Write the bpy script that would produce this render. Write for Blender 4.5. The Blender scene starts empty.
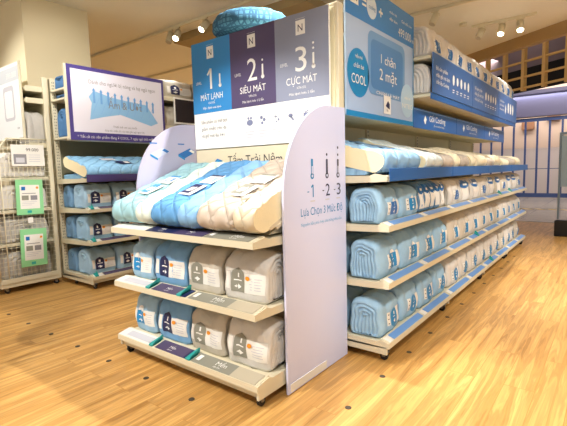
import bpy, math, random
from mathutils import Vector, Matrix
R = math.radians
PI = math.pi
C = bpy.context.scene.collection
scn = bpy.context.scene
random.seed(7)

# ------------------------------------------------------------------ camera, world, light, exposure
cam_d = bpy.data.cameras.new('camera'); cam = bpy.data.objects.new('camera', cam_d); C.objects.link(cam)
cam_d.sensor_width = 36; cam_d.lens = 428.3 / 567 * 36; cam_d.clip_end = 100
RX = Vector((0.7902, 0.6123, -0.0258)); RY = Vector((0.0400, -0.0935, -0.9948)); RZ = Vector((-0.6115, 0.7851, -0.0984))
rt = RX.normalized(); bk = (-RZ).normalized(); up = bk.cross(rt).normalized(); rt = up.cross(bk)
m = Matrix.Identity(4)
for i in range(3):
    m[i][0], m[i][1], m[i][2] = rt[i], up[i], bk[i]
m[0][3], m[1][3], m[2][3] = 0, 0, 1.17
cam.matrix_world = m
scn.camera = cam
scn.view_settings.view_transform = 'Standard'; scn.view_settings.look = 'None'
scn.view_settings.gamma = 1; scn.view_settings.use_curve_mapping = False
scn.view_settings.exposure = 0.12
w = bpy.data.worlds.new('world'); scn.world = w; w.use_nodes = True
w.node_tree.nodes['Background'].inputs[0].default_value = (1.0, 0.96, 0.90, 1)
w.node_tree.nodes['Background'].inputs[1].default_value = 0.58

def spot(name, loc, tgt, power, size=60, blend=.5, rad=.06, col=(1, .955, .89)):
    d = bpy.data.lights.new(name, 'SPOT'); d.energy = power; d.spot_size = R(size); d.spot_blend = blend
    d.shadow_soft_size = rad; d.color = col
    o = bpy.data.objects.new(name, d); C.objects.link(o); o.location = loc
    o.rotation_euler = (Vector(tgt) - Vector(loc)).to_track_quat('-Z', 'Y').to_euler()
    return o
def area(name, loc, tgt, power, sx, sy, col=(1, .95, .88)):
    d = bpy.data.lights.new(name, 'AREA'); d.shape = 'RECTANGLE'; d.size = sx; d.size_y = sy; d.energy = power; d.color = col
    o = bpy.data.objects.new(name, d); C.objects.link(o); o.location = loc
    o.rotation_euler = (Vector(tgt) - Vector(loc)).to_track_quat('-Z', 'Y').to_euler()
    return o
# ceiling track spots at ceiling height; added unseen fill lamps are marked
spot('track_spot_front', (-2.15, -0.55, 3.12), (-2.0, 1.75, .62), 370, 50, .35, .03)
spot('track_spot_front', (0.5, 0.0, 3.12), (-1.5, 1.9, .8), 190, 42, .7, .04)
spot('track_spot_floor', (-3.3, -0.2, 3.12), (-3.2, .3, 0), 130, 75, .7)
spot('track_spot_over', (-1.45, 2.585, 3.12), (-2.6, 1.0, 0), 350, 100, .5, .035)
spot('track_spot_aisle', (0.6, 0.9, 3.1), (-1.1, 3.0, .9), 170, 50, .6, .05)
spot('track_spot_aisle', (0.9, 3.4, 3.1), (-1.1, 4.6, .9), 210, 52, .6, .05)
spot('track_spot_aisle', (0.7, 5.8, 3.1), (-1.1, 6.6, 1.0), 210, 52, .6, .05)
spot('track_spot_down', (-1.26, 1.9, 3.12), (0.2, 1.2, 0), 165, 64, .35, .04)
spot('track_spot_down', (-1.26, 3.0, 3.12), (0.1, 3.0, 0), 170, 52, .5, .04)
spot('track_spot_down', (-1.26, 5.0, 3.12), (0.2, 5.0, 0), 260, 52, .5, .04)
spot('track_spot_left', (-2.9, 1.4, 3.1), (-4.4, 2.6, 1.0), 190, 80, .8, .05)
spot('track_spot_poster', (-5.2, 0.2, 3.1), (-5.3, 1.9, 1.9), 170, 60, .8, .05)
area('overhead_soft_fill', (-1.0, -1.8, 3.15), (-1.5, -1.0, 0), 15, 3, 2)  # added unseen soft fill, the ceiling has no such panel
spot('bounce_fill_far_aisle', (2.3, 2.4, 3.12), (2.5, 2.9, 0), 600, 110, .5)  # added unseen lamp; its floor bounce brightens the ceiling
spot('bounce_fill_far_aisle', (2.3, 5.4, 3.12), (2.4, 5.8, 0), 600, 110, .5)  # second added unseen lamp, lifts the ceiling by floor bounce
spot('bounce_fill_mid_aisle', (-3.3, 3.9, 3.12), (-3.3, 4.2, 0), 260, 50, .5)  # added between the displays, out of view, to bounce light upward
spot('bounce_fill_back_aisle', (-6.9, 4.6, 3.12), (-6.9, 5.4, 0), 500, 90, .5)  # added unseen lamp behind the left display, for ceiling bounce
spot('bounce_fill_back_room', (-6.8, 8.0, 3.12), (-6.6, 9.6, .6), 700, 120, .6)  # added unseen lamp; wall and floor bounce lightens the far ceiling
spot('column_fill', (-3.3, 1.7, 3.12), (-5.3, 2.5, 2.2), 75, 50, .9)  # added fill aimed at the column to brighten it, no known fixture
area('mall_light', (-1.5, 14.2, 4.6), (-1.5, 17.8, .6), 230, 6, 1.5, (1, .92, .86))
area('mall_back_light', (-1.5, 18.9, 4.4), (-1.5, 20.4, 2.5), 130, 6, .8, (1, .88, .78))
area('upper_wall_fill', (0, 12.75, 5.0), (0, 13.4, 4.0), 22, 5, .4, (1, .92, .9))  # added fill between lattice and upper wall, brightens that wall

# ------------------------------------------------------------------ materials
def lin(c):
    if isinstance(c, str):
        c = c.lstrip('#'); c = [int(c[i:i+2], 16) / 255 for i in (0, 2, 4)]
    return tuple(x / 12.92 if x <= .04045 else ((x + .055) / 1.055) ** 2.4 for x in c) + (1,)
MATS = {}
def mat(name, col, rough=.5, metal=0, noise=0, nscale=40, bump=0, bscale=200, coat=0, emit=0, sheen=0, spec=.5):
    if name in MATS: return MATS[name]
    M = bpy.data.materials.new(name); M.use_nodes = True; nt = M.node_tree; b = nt.nodes['Principled BSDF']
    c = lin(col)
    b.inputs['Base Color'].default_value = c; b.inputs['Roughness'].default_value = rough
    b.inputs['Metallic'].default_value = metal; b.inputs['Coat Weight'].default_value = coat
    b.inputs['Coat Roughness'].default_value = .15
    b.inputs['Sheen Weight'].default_value = sheen
    b.inputs['Specular IOR Level'].default_value = spec
    if emit:
        b.inputs['Emission Color'].default_value = c; b.inputs['Emission Strength'].default_value = emit
    tc = nt.nodes.new('ShaderNodeTexCoord')
    if noise:
        n = nt.nodes.new('ShaderNodeTexNoise'); n.inputs['Scale'].default_value = nscale; n.inputs['Detail'].default_value = 3
        nt.links.new(tc.outputs['Object'], n.inputs['Vector'])
        r = nt.nodes.new('ShaderNodeMixRGB'); r.blend_type = 'MIX'
        r.inputs[1].default_value = tuple(x * (1 - noise) for x in c[:3]) + (1,)
        r.inputs[2].default_value = tuple(min(1, x * (1 + noise)) for x in c[:3]) + (1,)
        nt.links.new(n.outputs['Fac'], r.inputs[0]); nt.links.new(r.outputs[0], b.inputs['Base Color'])
    if bump:
        n = nt.nodes.new('ShaderNodeTexNoise'); n.inputs['Scale'].default_value = bscale; n.inputs['Detail'].default_value = 3
        nt.links.new(tc.outputs['Object'], n.inputs['Vector'])
        bp = nt.nodes.new('ShaderNodeBump'); bp.inputs['Strength'].default_value = bump; bp.inputs['Distance'].default_value = .01
        nt.links.new(n.outputs['Fac'], bp.inputs['Height']); nt.links.new(bp.outputs[0], b.inputs['Normal'])
    MATS[name] = M
    return M
def fabric(name, col): return mat(name, col, .7, noise=.08, nscale=25, bump=.35, bscale=45, coat=.12)
cream = mat('cream_powder_coated_steel', '#d9d2b8', .38, noise=.03, nscale=3)
creamd = mat('cream_back_panel', '#d2cba9', .5, noise=.03, nscale=3)
dark = mat('dark_gap', '#1a1a1c', .8)
black = mat('black_rubber', '#17181b', .5)
chrome = mat('zinc_metal', '#8d9094', .3, .9)
white = mat('white_print', '#f2f2ee', .45)
paper = mat('paper_white', '#e9e8e2', .5, noise=.02)
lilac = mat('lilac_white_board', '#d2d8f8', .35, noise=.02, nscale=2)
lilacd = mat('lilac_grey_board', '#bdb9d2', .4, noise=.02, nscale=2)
navy = mat('navy_print', '#232a56', .4)
cyan = mat('cyan_print', '#1687c4', .4)
blue = mat('blue_print', '#1f6fb8', .35)
blued = mat('deep_blue_print', '#2563ac', .35)
sky = mat('light_blue_print', '#7fb2e6', .35)
tick = mat('ticket_blue', '#6c9fe0', .35)
purp = mat('dark_purple_print', '#3b315c', .4)
plum = mat('plum_print', '#4e4466', .4)
greyb = mat('grey_blue_print', '#8f97ab', .4)
olive = mat('grey_olive_print', '#8d8d81', .45)
orange = mat('orange_dot', '#ee9a2b', .45)
teal = mat('teal_plastic', '#2aa3a0', .3)
ink = mat('grey_ink', '#8b8a90', .5)
inkd = mat('dark_ink', '#3c3b3e', .5)
faint = mat('faint_ink', '#c9cad2', .5)
foam = mat('cream_foam', '#f0e4be', .85, noise=.03, nscale=12, bump=.2, bscale=90)
green = mat('green_plastic', '#8fd49a', .3, coat=.3)

def quilt_mat(name, col, q, ang):
    if name in MATS: return MATS[name]
    M = mat(name, col, .75, noise=.05, nscale=20); nt = M.node_tree; L = nt.links.new
    def mth(op, a, b=None, c=None):
        n = nt.nodes.new('ShaderNodeMath'); n.operation = op
        for i, v in enumerate((a, b, c)):
            if v is None: continue
            if isinstance(v, (int, float)): n.inputs[i].default_value = v
            else: L(v, n.inputs[i])
        return n.outputs[0]
    tc = nt.nodes.new('ShaderNodeTexCoord'); sp = nt.nodes.new('ShaderNodeSeparateXYZ'); L(tc.outputs['Object'], sp.inputs[0])
    v = mth('ADD', mth('MULTIPLY', sp.outputs[1], math.cos(ang)/q), mth('MULTIPLY', sp.outputs[2], math.sin(ang)/q))
    u = mth('MULTIPLY', sp.outputs[0], 1/q)
    def seam(k):
        f = mth('FRACT', mth('MULTIPLY', k, .5)); d = mth('ABSOLUTE', mth('SUBTRACT', mth('MULTIPLY', f, 2), 1)); return mth('SUBTRACT', 1, d)
    mn = mth('MINIMUM', seam(mth('ADD', u, v)), seam(mth('SUBTRACT', u, v)))
    h = mth('POWER', mth('MINIMUM', mth('MULTIPLY', mn, 3.0), 1), .6)
    bp = nt.nodes.new('ShaderNodeBump'); bp.inputs['Strength'].default_value = 1; bp.inputs['Distance'].default_value = .010
    L(h, bp.inputs['Height']); L(bp.outputs[0], nt.nodes['Principled BSDF'].inputs['Normal'])
    return M
class MB:
    def __init__(s): s.v = []; s.f = []; s.m = []; s.mats = []; s.sm = []
    def mi(s, m):
        if m not in s.mats: s.mats.append(m)
        return s.mats.index(m)
    def add(s, vs, fs, m, smooth=False):
        o = len(s.v); k = s.mi(m); s.v += [tuple(v) for v in vs]
        for f in fs: s.f.append(tuple(o + i for i in f)); s.m.append(k); s.sm.append(smooth)
        return s
    def box(s, x0, x1, y0, y1, z0, z1, m):
        vs = [(x, y, z) for x in (x0, x1) for y in (y0, y1) for z in (z0, z1)]
        return s.add(vs, [(0, 1, 3, 2), (4, 6, 7, 5), (0, 4, 5, 1), (2, 3, 7, 6), (0, 2, 6, 4), (1, 5, 7, 3)], m)
    def bbox(s, x0, x1, y0, y1, z0, z1, m, r=.004):
        # box with chamfered edges along every axis
        if min(x1-x0, y1-y0, z1-z0) < 2.5*r: return s.box(x0, x1, y0, y1, z0, z1, m)
        vs = []; idx = {}
        for i in (0, 1):
            for j in (0, 1):
                for k in (0, 1):
                    X = (x0, x1)[i]; Y = (y0, y1)[j]; Z = (z0, z1)[k]
                    dx = r if i == 0 else -r; dy = r if j == 0 else -r; dz = r if k == 0 else -r
                    idx[i, j, k, 0] = len(vs); vs.append((X, Y+dy, Z+dz))
                    idx[i, j, k, 1] = len(vs); vs.append((X+dx, Y, Z+dz))
                    idx[i, j, k, 2] = len(vs); vs.append((X+dx, Y+dy, Z))
        g = lambda i, j, k, a: idx[i, j, k, a]
        fs = []
        for i in (0, 1):
            fs.append((g(i,0,0,0), g(i,1,0,0), g(i,1,1,0), g(i,0,1,0)))
            fs.append((g(0,i,0,1), g(1,i,0,1), g(1,i,1,1), g(0,i,1,1)))
            fs.append((g(0,0,i,2), g(1,0,i,2), g(1,1,i,2), g(0,1,i,2)))
        for i in (0, 1):
            for j in (0, 1):
                fs.append((g(i,j,0,0), g(i,j,1,0), g(i,j,1,1), g(i,j,0,1)))
                fs.append((g(i,0,j,0), g(i,1,j,0), g(i,1,j,2), g(i,0,j,2)))
                fs.append((g(0,i,j,1), g(1,i,j,1), g(1,i,j,2), g(0,i,j,2)))
                for k in (0, 1): fs.append((g(i,j,k,0), g(i,j,k,1), g(i,j,k,2)))
        return s.add(vs, fs, m)
    def prism(s, prof, x0, x1, m, axis='x', smooth=False):
        n = len(prof); vs = []
        for X in (x0, x1):
            for a, b in prof:
                vs.append((X, a, b) if axis == 'x' else ((a, X, b) if axis == 'y' else (a, b, X)))
        fs = [(i, (i+1) % n, n+(i+1) % n, n+i) for i in range(n)]
        s.add(vs, fs, m, smooth); s.add(vs, [tuple(range(n)), tuple(range(n, 2*n))], m)
        return s
    def tube(s, a, b, r, m, n=10, r2=None, cap=True):
        a = Vector(a); b = Vector(b); d = (b-a).normalized(); r2 = r if r2 is None else r2
        u = d.orthogonal().normalized(); v = d.cross(u)
        vs = [a + r*(math.cos(2*PI*i/n)*u + math.sin(2*PI*i/n)*v) for i in range(n)] + [b + r2*(math.cos(2*PI*i/n)*u + math.sin(2*PI*i/n)*v) for i in range(n)]
        s.add(vs, [(i, (i+1) % n, n+(i+1) % n, n+i) for i in range(n)], m, True)
        if cap: s.add(vs, [tuple(range(n)), tuple(range(n, 2*n))], m)
        return s
    def build(s, name, parent=None, loc=None):
        me = s.mesh(name)
        o = bpy.data.objects.new(name, me); C.objects.link(o)
        if parent: o.parent = parent
        if loc: o.location = loc
        return o
    def mesh(s, name):
        me = bpy.data.meshes.new(name); me.from_pydata(s.v, [], s.f); 
        for m in s.mats: me.materials.append(m)
        me.polygons.foreach_set('material_index', s.m); me.polygons.foreach_set('use_smooth', s.sm)
        import bmesh
        b = bmesh.new(); b.from_mesh(me); bmesh.ops.remove_doubles(b, verts=b.verts, dist=1e-6)
        if not getattr(s, 'flat', False): bmesh.ops.recalc_face_normals(b, faces=b.faces)
        b.to_mesh(me); b.free(); me.update()
        return me

def tag(o, label=None, cat=None, group=None, kind=None):
    if label: o['label'] = label
    if cat: o['category'] = cat
    if group: o['group'] = group
    if kind: o['kind'] = kind
    return o
def empty(name, loc=(0, 0, 0), rz=0, label=None, cat=None, group=None):
    o = bpy.data.objects.new(name, None); C.objects.link(o); o.location = loc; o.rotation_euler = (0, 0, rz)
    o.empty_display_size = .1
    return tag(o, label, cat, group)
def inst(name, me, parent):
    o = bpy.data.objects.new(name, me); C.objects.link(o); o.parent = parent
    return o

# print on a flat board: O = lower-left corner, U/V unit vectors, N outward normal
TC = {}
def text_geo(body):
    if body in TC: return TC[body]
    cu = bpy.data.curves.new('t', 'FONT'); cu.body = body; cu.size = 1; cu.resolution_u = 3
    ob = bpy.data.objects.new('t', cu); C.objects.link(ob)
    bpy.context.view_layer.update()
    dg = bpy.context.evaluated_depsgraph_get()
    me = bpy.data.meshes.new_from_object(ob.evaluated_get(dg))
    vs = [v.co.copy() for v in me.vertices]; fs = [tuple(p.vertices) for p in me.polygons]
    bpy.data.objects.remove(ob); bpy.data.curves.remove(cu); bpy.data.meshes.remove(me)
    if vs:
        x0 = min(v.x for v in vs); x1 = max(v.x for v in vs)
    else: x0, x1 = 0, 1
    TC[body] = (vs, fs, x0, x1)
    return TC[body]
class Print:
    def __init__(s, O, U, V, N):
        s.b = MB(); s.b.flat = True; s.O = Vector(O); s.U = Vector(U).normalized(); s.V = Vector(V).normalized(); s.N = Vector(N).normalized(); s.k = 1
        s.flip = s.U.cross(s.V).dot(s.N) < 0
    def P(s, u, v): return s.O + s.U*u + s.V*v + s.N*(.0009*s.k)
    def poly(s, pts, m):
        f = tuple(range(len(pts)))
        s.b.add([s.P(*p) for p in pts], [f[::-1] if s.flip else f], m); return s
    def rect(s, u, v, w, h, m): return s.poly([(u, v), (u+w, v), (u+w, v+h), (u, v+h)], m)
    def rrect(s, u, v, w, h, r, m):
        pts = []
        for cx_, cy_, a in ((u+w-r, v+r, -90), (u+w-r, v+h-r, 0), (u+r, v+h-r, 90), (u+r, v+r, 180)):
            for i in range(6): t = R(a + 18*i); pts.append((cx_+r*math.cos(t), cy_+r*math.sin(t)))
        return s.poly(pts, m)
    def disc(s, u, v, r, m, ry=None, n=28):
        ry = ry or r
        return s.poly([(u+r*math.cos(2*PI*i/n), v+ry*math.sin(2*PI*i/n)) for i in range(n)], m)
    def ring(s, u, v, r, t, m, n=28):
        for i in range(n):
            a = 2*PI*i/n; b = 2*PI*(i+1)/n
            s.poly([(u+r*math.cos(a), v+r*math.sin(a)), (u+r*math.cos(b), v+r*math.sin(b)), (u+(r-t)*math.cos(b), v+(r-t)*math.sin(b)), (u+(r-t)*math.cos(a), v+(r-t)*math.sin(a))], m)
        return s
    def line(s, a, b, t, m):
        d = Vector((b[0]-a[0], b[1]-a[1])).normalized()*t/2
        return s.poly([(a[0]+d.y, a[1]-d.x), (b[0]+d.y, b[1]-d.x), (b[0]-d.y, b[1]+d.x), (a[0]-d.y, a[1]+d.x)], m)
    def text(s, body, u, v, size, m, align='l', width=None):
        vs, fs, x0, x1 = text_geo(body)
        sx = size if width is None else width/max(1e-3, x1-x0)
        off = {'l': -x0*sx, 'c': -(x0+x1)/2*sx, 'r': -x1*sx}[align]
        s.b.add([s.P(u+off+p.x*sx, v+p.y*size) for p in vs], [f[::-1] if s.flip else f for f in fs], m); return s
    def up(s, n=1): s.k += n; return s
    def build(s, name, parent=None): return s.b.build(name, parent)

# ------------------------------------------------------------------ structure
def floor_mat():
    M = bpy.data.materials.new('golden_wood_laminate'); M.use_nodes = True; nt = M.node_tree; b = nt.nodes['Principled BSDF']; L = nt.links.new
    tc = nt.nodes.new('ShaderNodeTexCoord')
    mp = nt.nodes.new('ShaderNodeMapping'); mp.inputs['Rotation'].default_value = (0, 0, PI/2)
    L(tc.outputs['Object'], mp.inputs[0])
    br = nt.nodes.new('ShaderNodeTexBrick'); br.offset = .37; br.inputs['Scale'].default_value = 1
    br.inputs['Brick Width'].default_value = 1.22; br.inputs['Row Height'].default_value = .145
    br.inputs['Mortar Size'].default_value = .0016; br.inputs['Mortar Smooth'].default_value = .3; br.inputs['Bias'].default_value = 0
    br.inputs['Color1'].default_value = (0, 0, 0, 1); br.inputs['Color2'].default_value = (1, 1, 1, 1); br.inputs['Mortar'].default_value = (.3, .3, .3, 1)
    L(mp.outputs[0], br.inputs['Vector'])
    # per-board offset for the grain
    ad = nt.nodes.new('ShaderNodeVectorMath'); ad.operation = 'MULTIPLY_ADD'
    L(br.outputs['Color'], ad.inputs[0]); ad.inputs[1].default_value = (7, 3, 0); L(tc.outputs['Object'], ad.inputs[2])
    mp2 = nt.nodes.new('ShaderNodeMapping'); mp2.inputs['Scale'].default_value = (15, .8, 1); L(ad.outputs[0], mp2.inputs[0])
    n1 = nt.nodes.new('ShaderNodeTexNoise'); n1.inputs['Scale'].default_value = 1.3; n1.inputs['Detail'].default_value = 5; n1.inputs['Distortion'].default_value = .8
    L(mp2.outputs[0], n1.inputs['Vector'])
    # cathedral lines: contours of the noise
    mu = nt.nodes.new('ShaderNodeMath'); mu.operation = 'MULTIPLY'; mu.inputs[1].default_value = 50; L(n1.outputs['Fac'], mu.inputs[0])
    si = nt.nodes.new('ShaderNodeMath'); si.operation = 'SINE'; L(mu.outputs[0], si.inputs[0])
    mr = nt.nodes.new('ShaderNodeMapRange'); mr.inputs[1].default_value = -1; mr.inputs[2].default_value = 1; L(si.outputs[0], mr.inputs[0])
    n2 = nt.nodes.new('ShaderNodeTexNoise'); n2.inputs['Scale'].default_value = 1; n2.inputs['Detail'].default_value = 4
    mp3 = nt.nodes.new('ShaderNodeMapping'); mp3.inputs['Scale'].default_value = (60, 3, 1); L(ad.outputs[0], mp3.inputs[0]); L(mp3.outputs[0], n2.inputs['Vector'])
    c1 = nt.nodes.new('ShaderNodeMixRGB'); c1.inputs[1].default_value = lin('#b9853f'); c1.inputs[2].default_value = lin('#e4b76e'); L(n1.outputs['Fac'], c1.inputs[0])
    cr = nt.nodes.new('ShaderNodeValToRGB'); cr.color_ramp.elements[0].position = .3; cr.color_ramp.elements[1].position = .68
    cr.color_ramp.elements[0].color = lin('#b58443'); cr.color_ramp.elements[1].color = lin('#e6b56b'); L(n1.outputs['Fac'], cr.inputs[0])
    c2 = nt.nodes.new('ShaderNodeMixRGB'); c2.blend_type = 'MULTIPLY'; c2.inputs[0].default_value = .2; L(cr.outputs[0], c2.inputs[1]); L(mr.outputs[0], c2.inputs[2])
    c3 = nt.nodes.new('ShaderNodeMixRGB'); c3.blend_type = 'MULTIPLY'; c3.inputs[0].default_value = .35; L(c2.outputs[0], c3.inputs[1])
    r2 = nt.nodes.new('ShaderNodeMapRange'); r2.inputs[1].default_value = .3; r2.inputs[2].default_value = .6; r2.inputs[3].default_value = .62; L(n2.outputs['Fac'], r2.inputs[0]); L(r2.outputs[0], c3.inputs[2])
    # board tone
    c4 = nt.nodes.new('ShaderNodeMixRGB'); c4.blend_type = 'MULTIPLY'; c4.inputs[0].default_value = .07; L(c3.outputs[0], c4.inputs[1]); L(br.outputs['Color'], c4.inputs[2])
    c5 = nt.nodes.new('ShaderNodeMixRGB'); c5.inputs[2].default_value = lin('#b07c3c'); L(br.outputs['Fac'], c5.inputs[0]); L(c4.outputs[0], c5.inputs[1])
    L(c5.outputs[0], b.inputs['Base Color']); b.inputs['Roughness'].default_value = .42
    bp = nt.nodes.new('ShaderNodeBump'); bp.inputs['Strength'].default_value = .12; bp.inputs['Distance'].default_value = .002
    L(n2.outputs['Fac'], bp.inputs['Height']); L(bp.outputs[0], b.inputs['Normal'])
    return M
def tile_mat():
    M = bpy.data.materials.new('grey_floor_tiles'); M.use_nodes = True; nt = M.node_tree; b = nt.nodes['Principled BSDF']; L = nt.links.new
    tc = nt.nodes.new('ShaderNodeTexCoord'); br = nt.nodes.new('ShaderNodeTexBrick'); br.offset = 0
    br.inputs['Scale'].default_value = 1; br.inputs['Brick Width'].default_value = .8; br.inputs['Row Height'].default_value = .8
    br.inputs['Mortar Size'].default_value = .006; br.inputs['Color1'].default_value = lin('#a59c90'); br.inputs['Color2'].default_value = lin('#968e84'); br.inputs['Mortar'].default_value = lin('#6b645c')
    L(tc.outputs['Object'], br.inputs['Vector']); L(br.outputs['Color'], b.inputs['Base Color']); b.inputs['Roughness'].default_value = .25
    return M
def struct(name, mb): return tag(mb.build(name), kind='structure')
struct('floor', MB().box(-11, 4, -3, 9.95, -.05, 0, floor_mat()))
struct('trim_1', MB().box(-11, 4, 9.95, 10.02, -.05, .004, mat('metal_threshold', '#8b8578', .35, .7)))
struct('trim_2', MB().box(-11, 6, 10.02, 21, -.05, -.001, tile_mat()))
ceilm = mat('beige_ceiling_paint', '#e8e6dc', .8, noise=.03, nscale=.7)
E1 = (-11.0, 14.1); E2 = (4.0, 4.5)   # placeholder ends of the diagonal ceiling edge, set below
def ceil_edge(x): return 8.457 + (x + 2.146) * (7.506 - 8.457) / (-.66 + 2.146)
cm = MB()
pts = [(-11, -3), (4, -3), (4, ceil_edge(4)), (-11, ceil_edge(-11))]
cm.add([(x, y, 3.2) for x, y in pts] + [(x, y, 3.3) for x, y in pts], [(0, 1, 2, 3), (4, 5, 6, 7), (0, 1, 5, 4), (1, 2, 6, 5), (2, 3, 7, 6), (3, 0, 4, 7)], ceilm)
struct('ceiling', cm)
bm_ = MB(); d = Vector((1.486, -.951)).normalized(); n = Vector((-d.y, d.x))
def diag(mbx, s0, s1, off, th, z0, z1, m, base=(-2.146, 8.457)):
    b = Vector(base)
    p = [b + d*s0 + n*off, b + d*s1 + n*off, b + d*s1 + n*(off+th), b + d*s0 + n*(off+th)]
    vs = [(q.x, q.y, z) for z in (z0, z1) for q in p]
    mbx.add(vs, [(0, 1, 2, 3), (4, 5, 6, 7), (0, 1, 5, 4), (1, 2, 6, 5), (2, 3, 7, 6), (3, 0, 4, 7)], m)
diag(bm_, -10, 7, 0, .12, 3.02, 3.32, mat('brown_beige_soffit', '#a88d62', .6))
struct('trim_3', bm_)
wallm = mat('beige_wall_paint', '#d8ceb4', .8, noise=.03, nscale=.8)
struct('wall_left', MB().box(-9.1, -9, -3, 14, 0, 3.2, wallm))
struct('wall_back', MB().box(-9, -4.9, 10.6, 10.7, 0, 3.2, wallm))
# light column by the left shelves
struct('wall_column', MB().box(-6.3, -5.3, 2.165, 2.93, 0, 3.2, mat('warm_white_column_paint', '#f6ebc8', .75, noise=.02, nscale=.8)))
# dropped ceiling panel
struct('trim_4', MB().box(-5.3, -2.9, 4.25, 5.6, 3.1, 3.2, mat('brown_beige_bulkhead', '#a8946a', .7)))
# far facade
fas = mat('lilac_fascia', '#5f5c78', .5, noise=.03, nscale=1)
struct('wall_far', MB().box(-6, 4, 16.9, 17.3, 2.78, 3.62, fas))
struct('trim_5', MB().box(-6, 4, 16.6, 16.9, 3.5, 3.62, fas))
area('fascia_cove_light', (-1, 16.82, 3.48), (-1, 16.86, 3.2), 40, 8, .06, (.95, .95, 1))
struct('wall_mall', MB().box(-8, 6, 20.5, 20.6, 0, 6, mat('pale_pink_mall_wall', '#e2cdbc', .6, noise=.05, nscale=1)))
struct('wall_mall_side', MB().box(5.9, 6, 10, 20.5, 0, 6, mat('pale_grey_mall_wall', '#cfc6c4', .6)))
struct('ceiling_mall', MB().box(-11, 6, 10, 20.5, 5.2, 5.3, mat('lilac_grey_mall_ceiling', '#9a93a3', .7)))

# ------------------------------------------------------------------ rows of floor dots
dotm = mat('grey_brown_floor_dot', '#4a4034', .5)
def dot(x, y, label, grp):
    b = MB(); b.tube((0, 0, 0), (0, 0, .0025), .017, dotm, 16, .015); o = b.build('floor_dot'); o.location = (x, y, 0)
    tag(o, label, 'floor dot', grp)
o_ = ['nearest', 'second', 'third', 'fourth', 'fifth', 'sixth', 'seventh', 'eighth', 'ninth', 'tenth', 'eleventh', 'twelfth', 'thirteenth', 'fourteenth', 'fifteenth', 'sixteenth', 'seventeenth', 'eighteenth']
for i in range(7):
    dot(-1.70 - .398*i, 1.365, 'dark floor dot before the end display, %s one counted from its right caster' % o_[i], 'dots in front of the end display')
for i in range(13):
    dot(-1.0, 1.37 + .392*i, 'dark floor dot in the row along the long blue display, %s dot from the camera' % o_[i], 'dots beside the long display')

# ------------------------------------------------------------------ gondola pieces (local: width along x, front towards -y)
def caster(par, x, y, h=.055):
    b = MB()
    b.tube((x, y, h-.006), (x, y, h+.006), .018, chrome, 12)
    b.prism([(y-.016, h), (y+.02, h), (y+.026, .022), (y+.006, .022)], x-.013, x-.010, chrome)
    b.prism([(y-.016, h), (y+.02, h), (y+.026, .022), (y+.006, .022)], x+.010, x+.013, chrome)
    f = b.build('caster', par)
    wb = MB(); wb.tube((x-.009, y+.014, .025), (x+.009, y+.014, .025), .025, black, 16); wb.build('wheel', f)
    return f
def shelf(par, x0, x1, yf, yb, z, tickets=None, strip=None, lip=.035, name='shelf', tray=.09, clips=()):
    """z = underside of the lip; surface at z+lip. strip: tall vertical ticket strip"""
    b = MB()
    b.bbox(x0+.0065, x1-.0065, yf+tray+.009 if strip is None else yf+.012, yb, z+lip-.022, z+lip, cream, .003)
    if strip is None:
        b.prism([(yf, z), (yf+.006, z), (yf+.006, z+lip-.008), (yf+tray+.004, z+lip+.012), (yf+tray+.004, z+lip-.02), (yf+tray+.008, z+lip-.02), (yf+tray+.008, z+lip+.017), (yf+tray, z+lip+.017), (yf, z+lip-.002)], x0+.0065, x1-.0065, cream)
    else:
        b.bbox(x0, x1, yf, yf+.012, z, z+.03, cream, .002)
    # side plates and bracket
    for x in (x0, x1-.006):
        b.prism([(yf, z), (yf, z+lip-.004), (yf+tray, z+lip+.012), (yf+tray+.03, z+lip), (yb, z+lip), (yb, z-.02), (yf+.1, z-.004)], x, x+.006, cream)
    s = b.build(name, par)
    if tickets:
        sl = math.atan2(.019, tray)
        V = (0, math.cos(sl), math.sin(sl)); N = (0, -math.sin(sl), math.cos(sl))
        for (a, c, m, kind) in tickets:
            t = MB()
            p = lambda yy, k: (yf + yy, z + lip - .002 + yy*math.tan(sl) + k)
            t.prism([p(.004, .001), p(tray-.006, .001), p(tray-.006, .003), p(.004, .003)], a, c, m)
            k = t.build('price_strip', s)
            if kind:
                pr = Print((a, yf+.004, z+lip+.0012+.002), (1, 0, 0), V, N)
                wd = c - a
                mm = white if m is not paper and m is not white else ink
                if kind == 'L':
                    pr.rrect(wd*.06, .02, .03, .045, .004, mm); pr.text('Mền', wd*.55, .03, .045, mm, 'l'); pr.text('dệt kim', wd*.55, .012, .016, mm)
                elif kind == 'S':
                    pr.text('Mền', wd*.4, .03, .03, mm, 'l'); pr.text('dệt kim', wd*.4, .012, .014, mm)
                elif kind == 'T':
                    pr.rect(wd*.02, 0.01, .03, .06, white); pr.text('499', wd*.5, .03, .03, mm)
                elif kind == 'P':
                    pr.up().rect(wd*.2, .012, wd*.7, .05, faint)
                pr.build('strip_print', k)
    for cx_ in clips:
        t = MB()
        t.prism([(yf+.0, z+.004), (yf+.03, z-.004), (yf+tray-.004, z+lip+.045), (yf+tray-.015, z+lip+.05), (yf+.012, z+lip+.02)], cx_, cx_+.004, teal)
        t.prism([(yf+.0, z+lip), (yf+tray-.012, z+lip+.02), (yf+tray-.006, z+lip+.03), (yf+.0, z+lip+.01)], cx_-.03, cx_+.004, teal)
        t.build('price_clip', s)
    if strip:
        t = MB(); t.bbox(x0+.004, x1-.004, yf-.004, yf, z+.0, z+.075, strip, .0015); t.build('price_strip', s)
    return s
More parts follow.
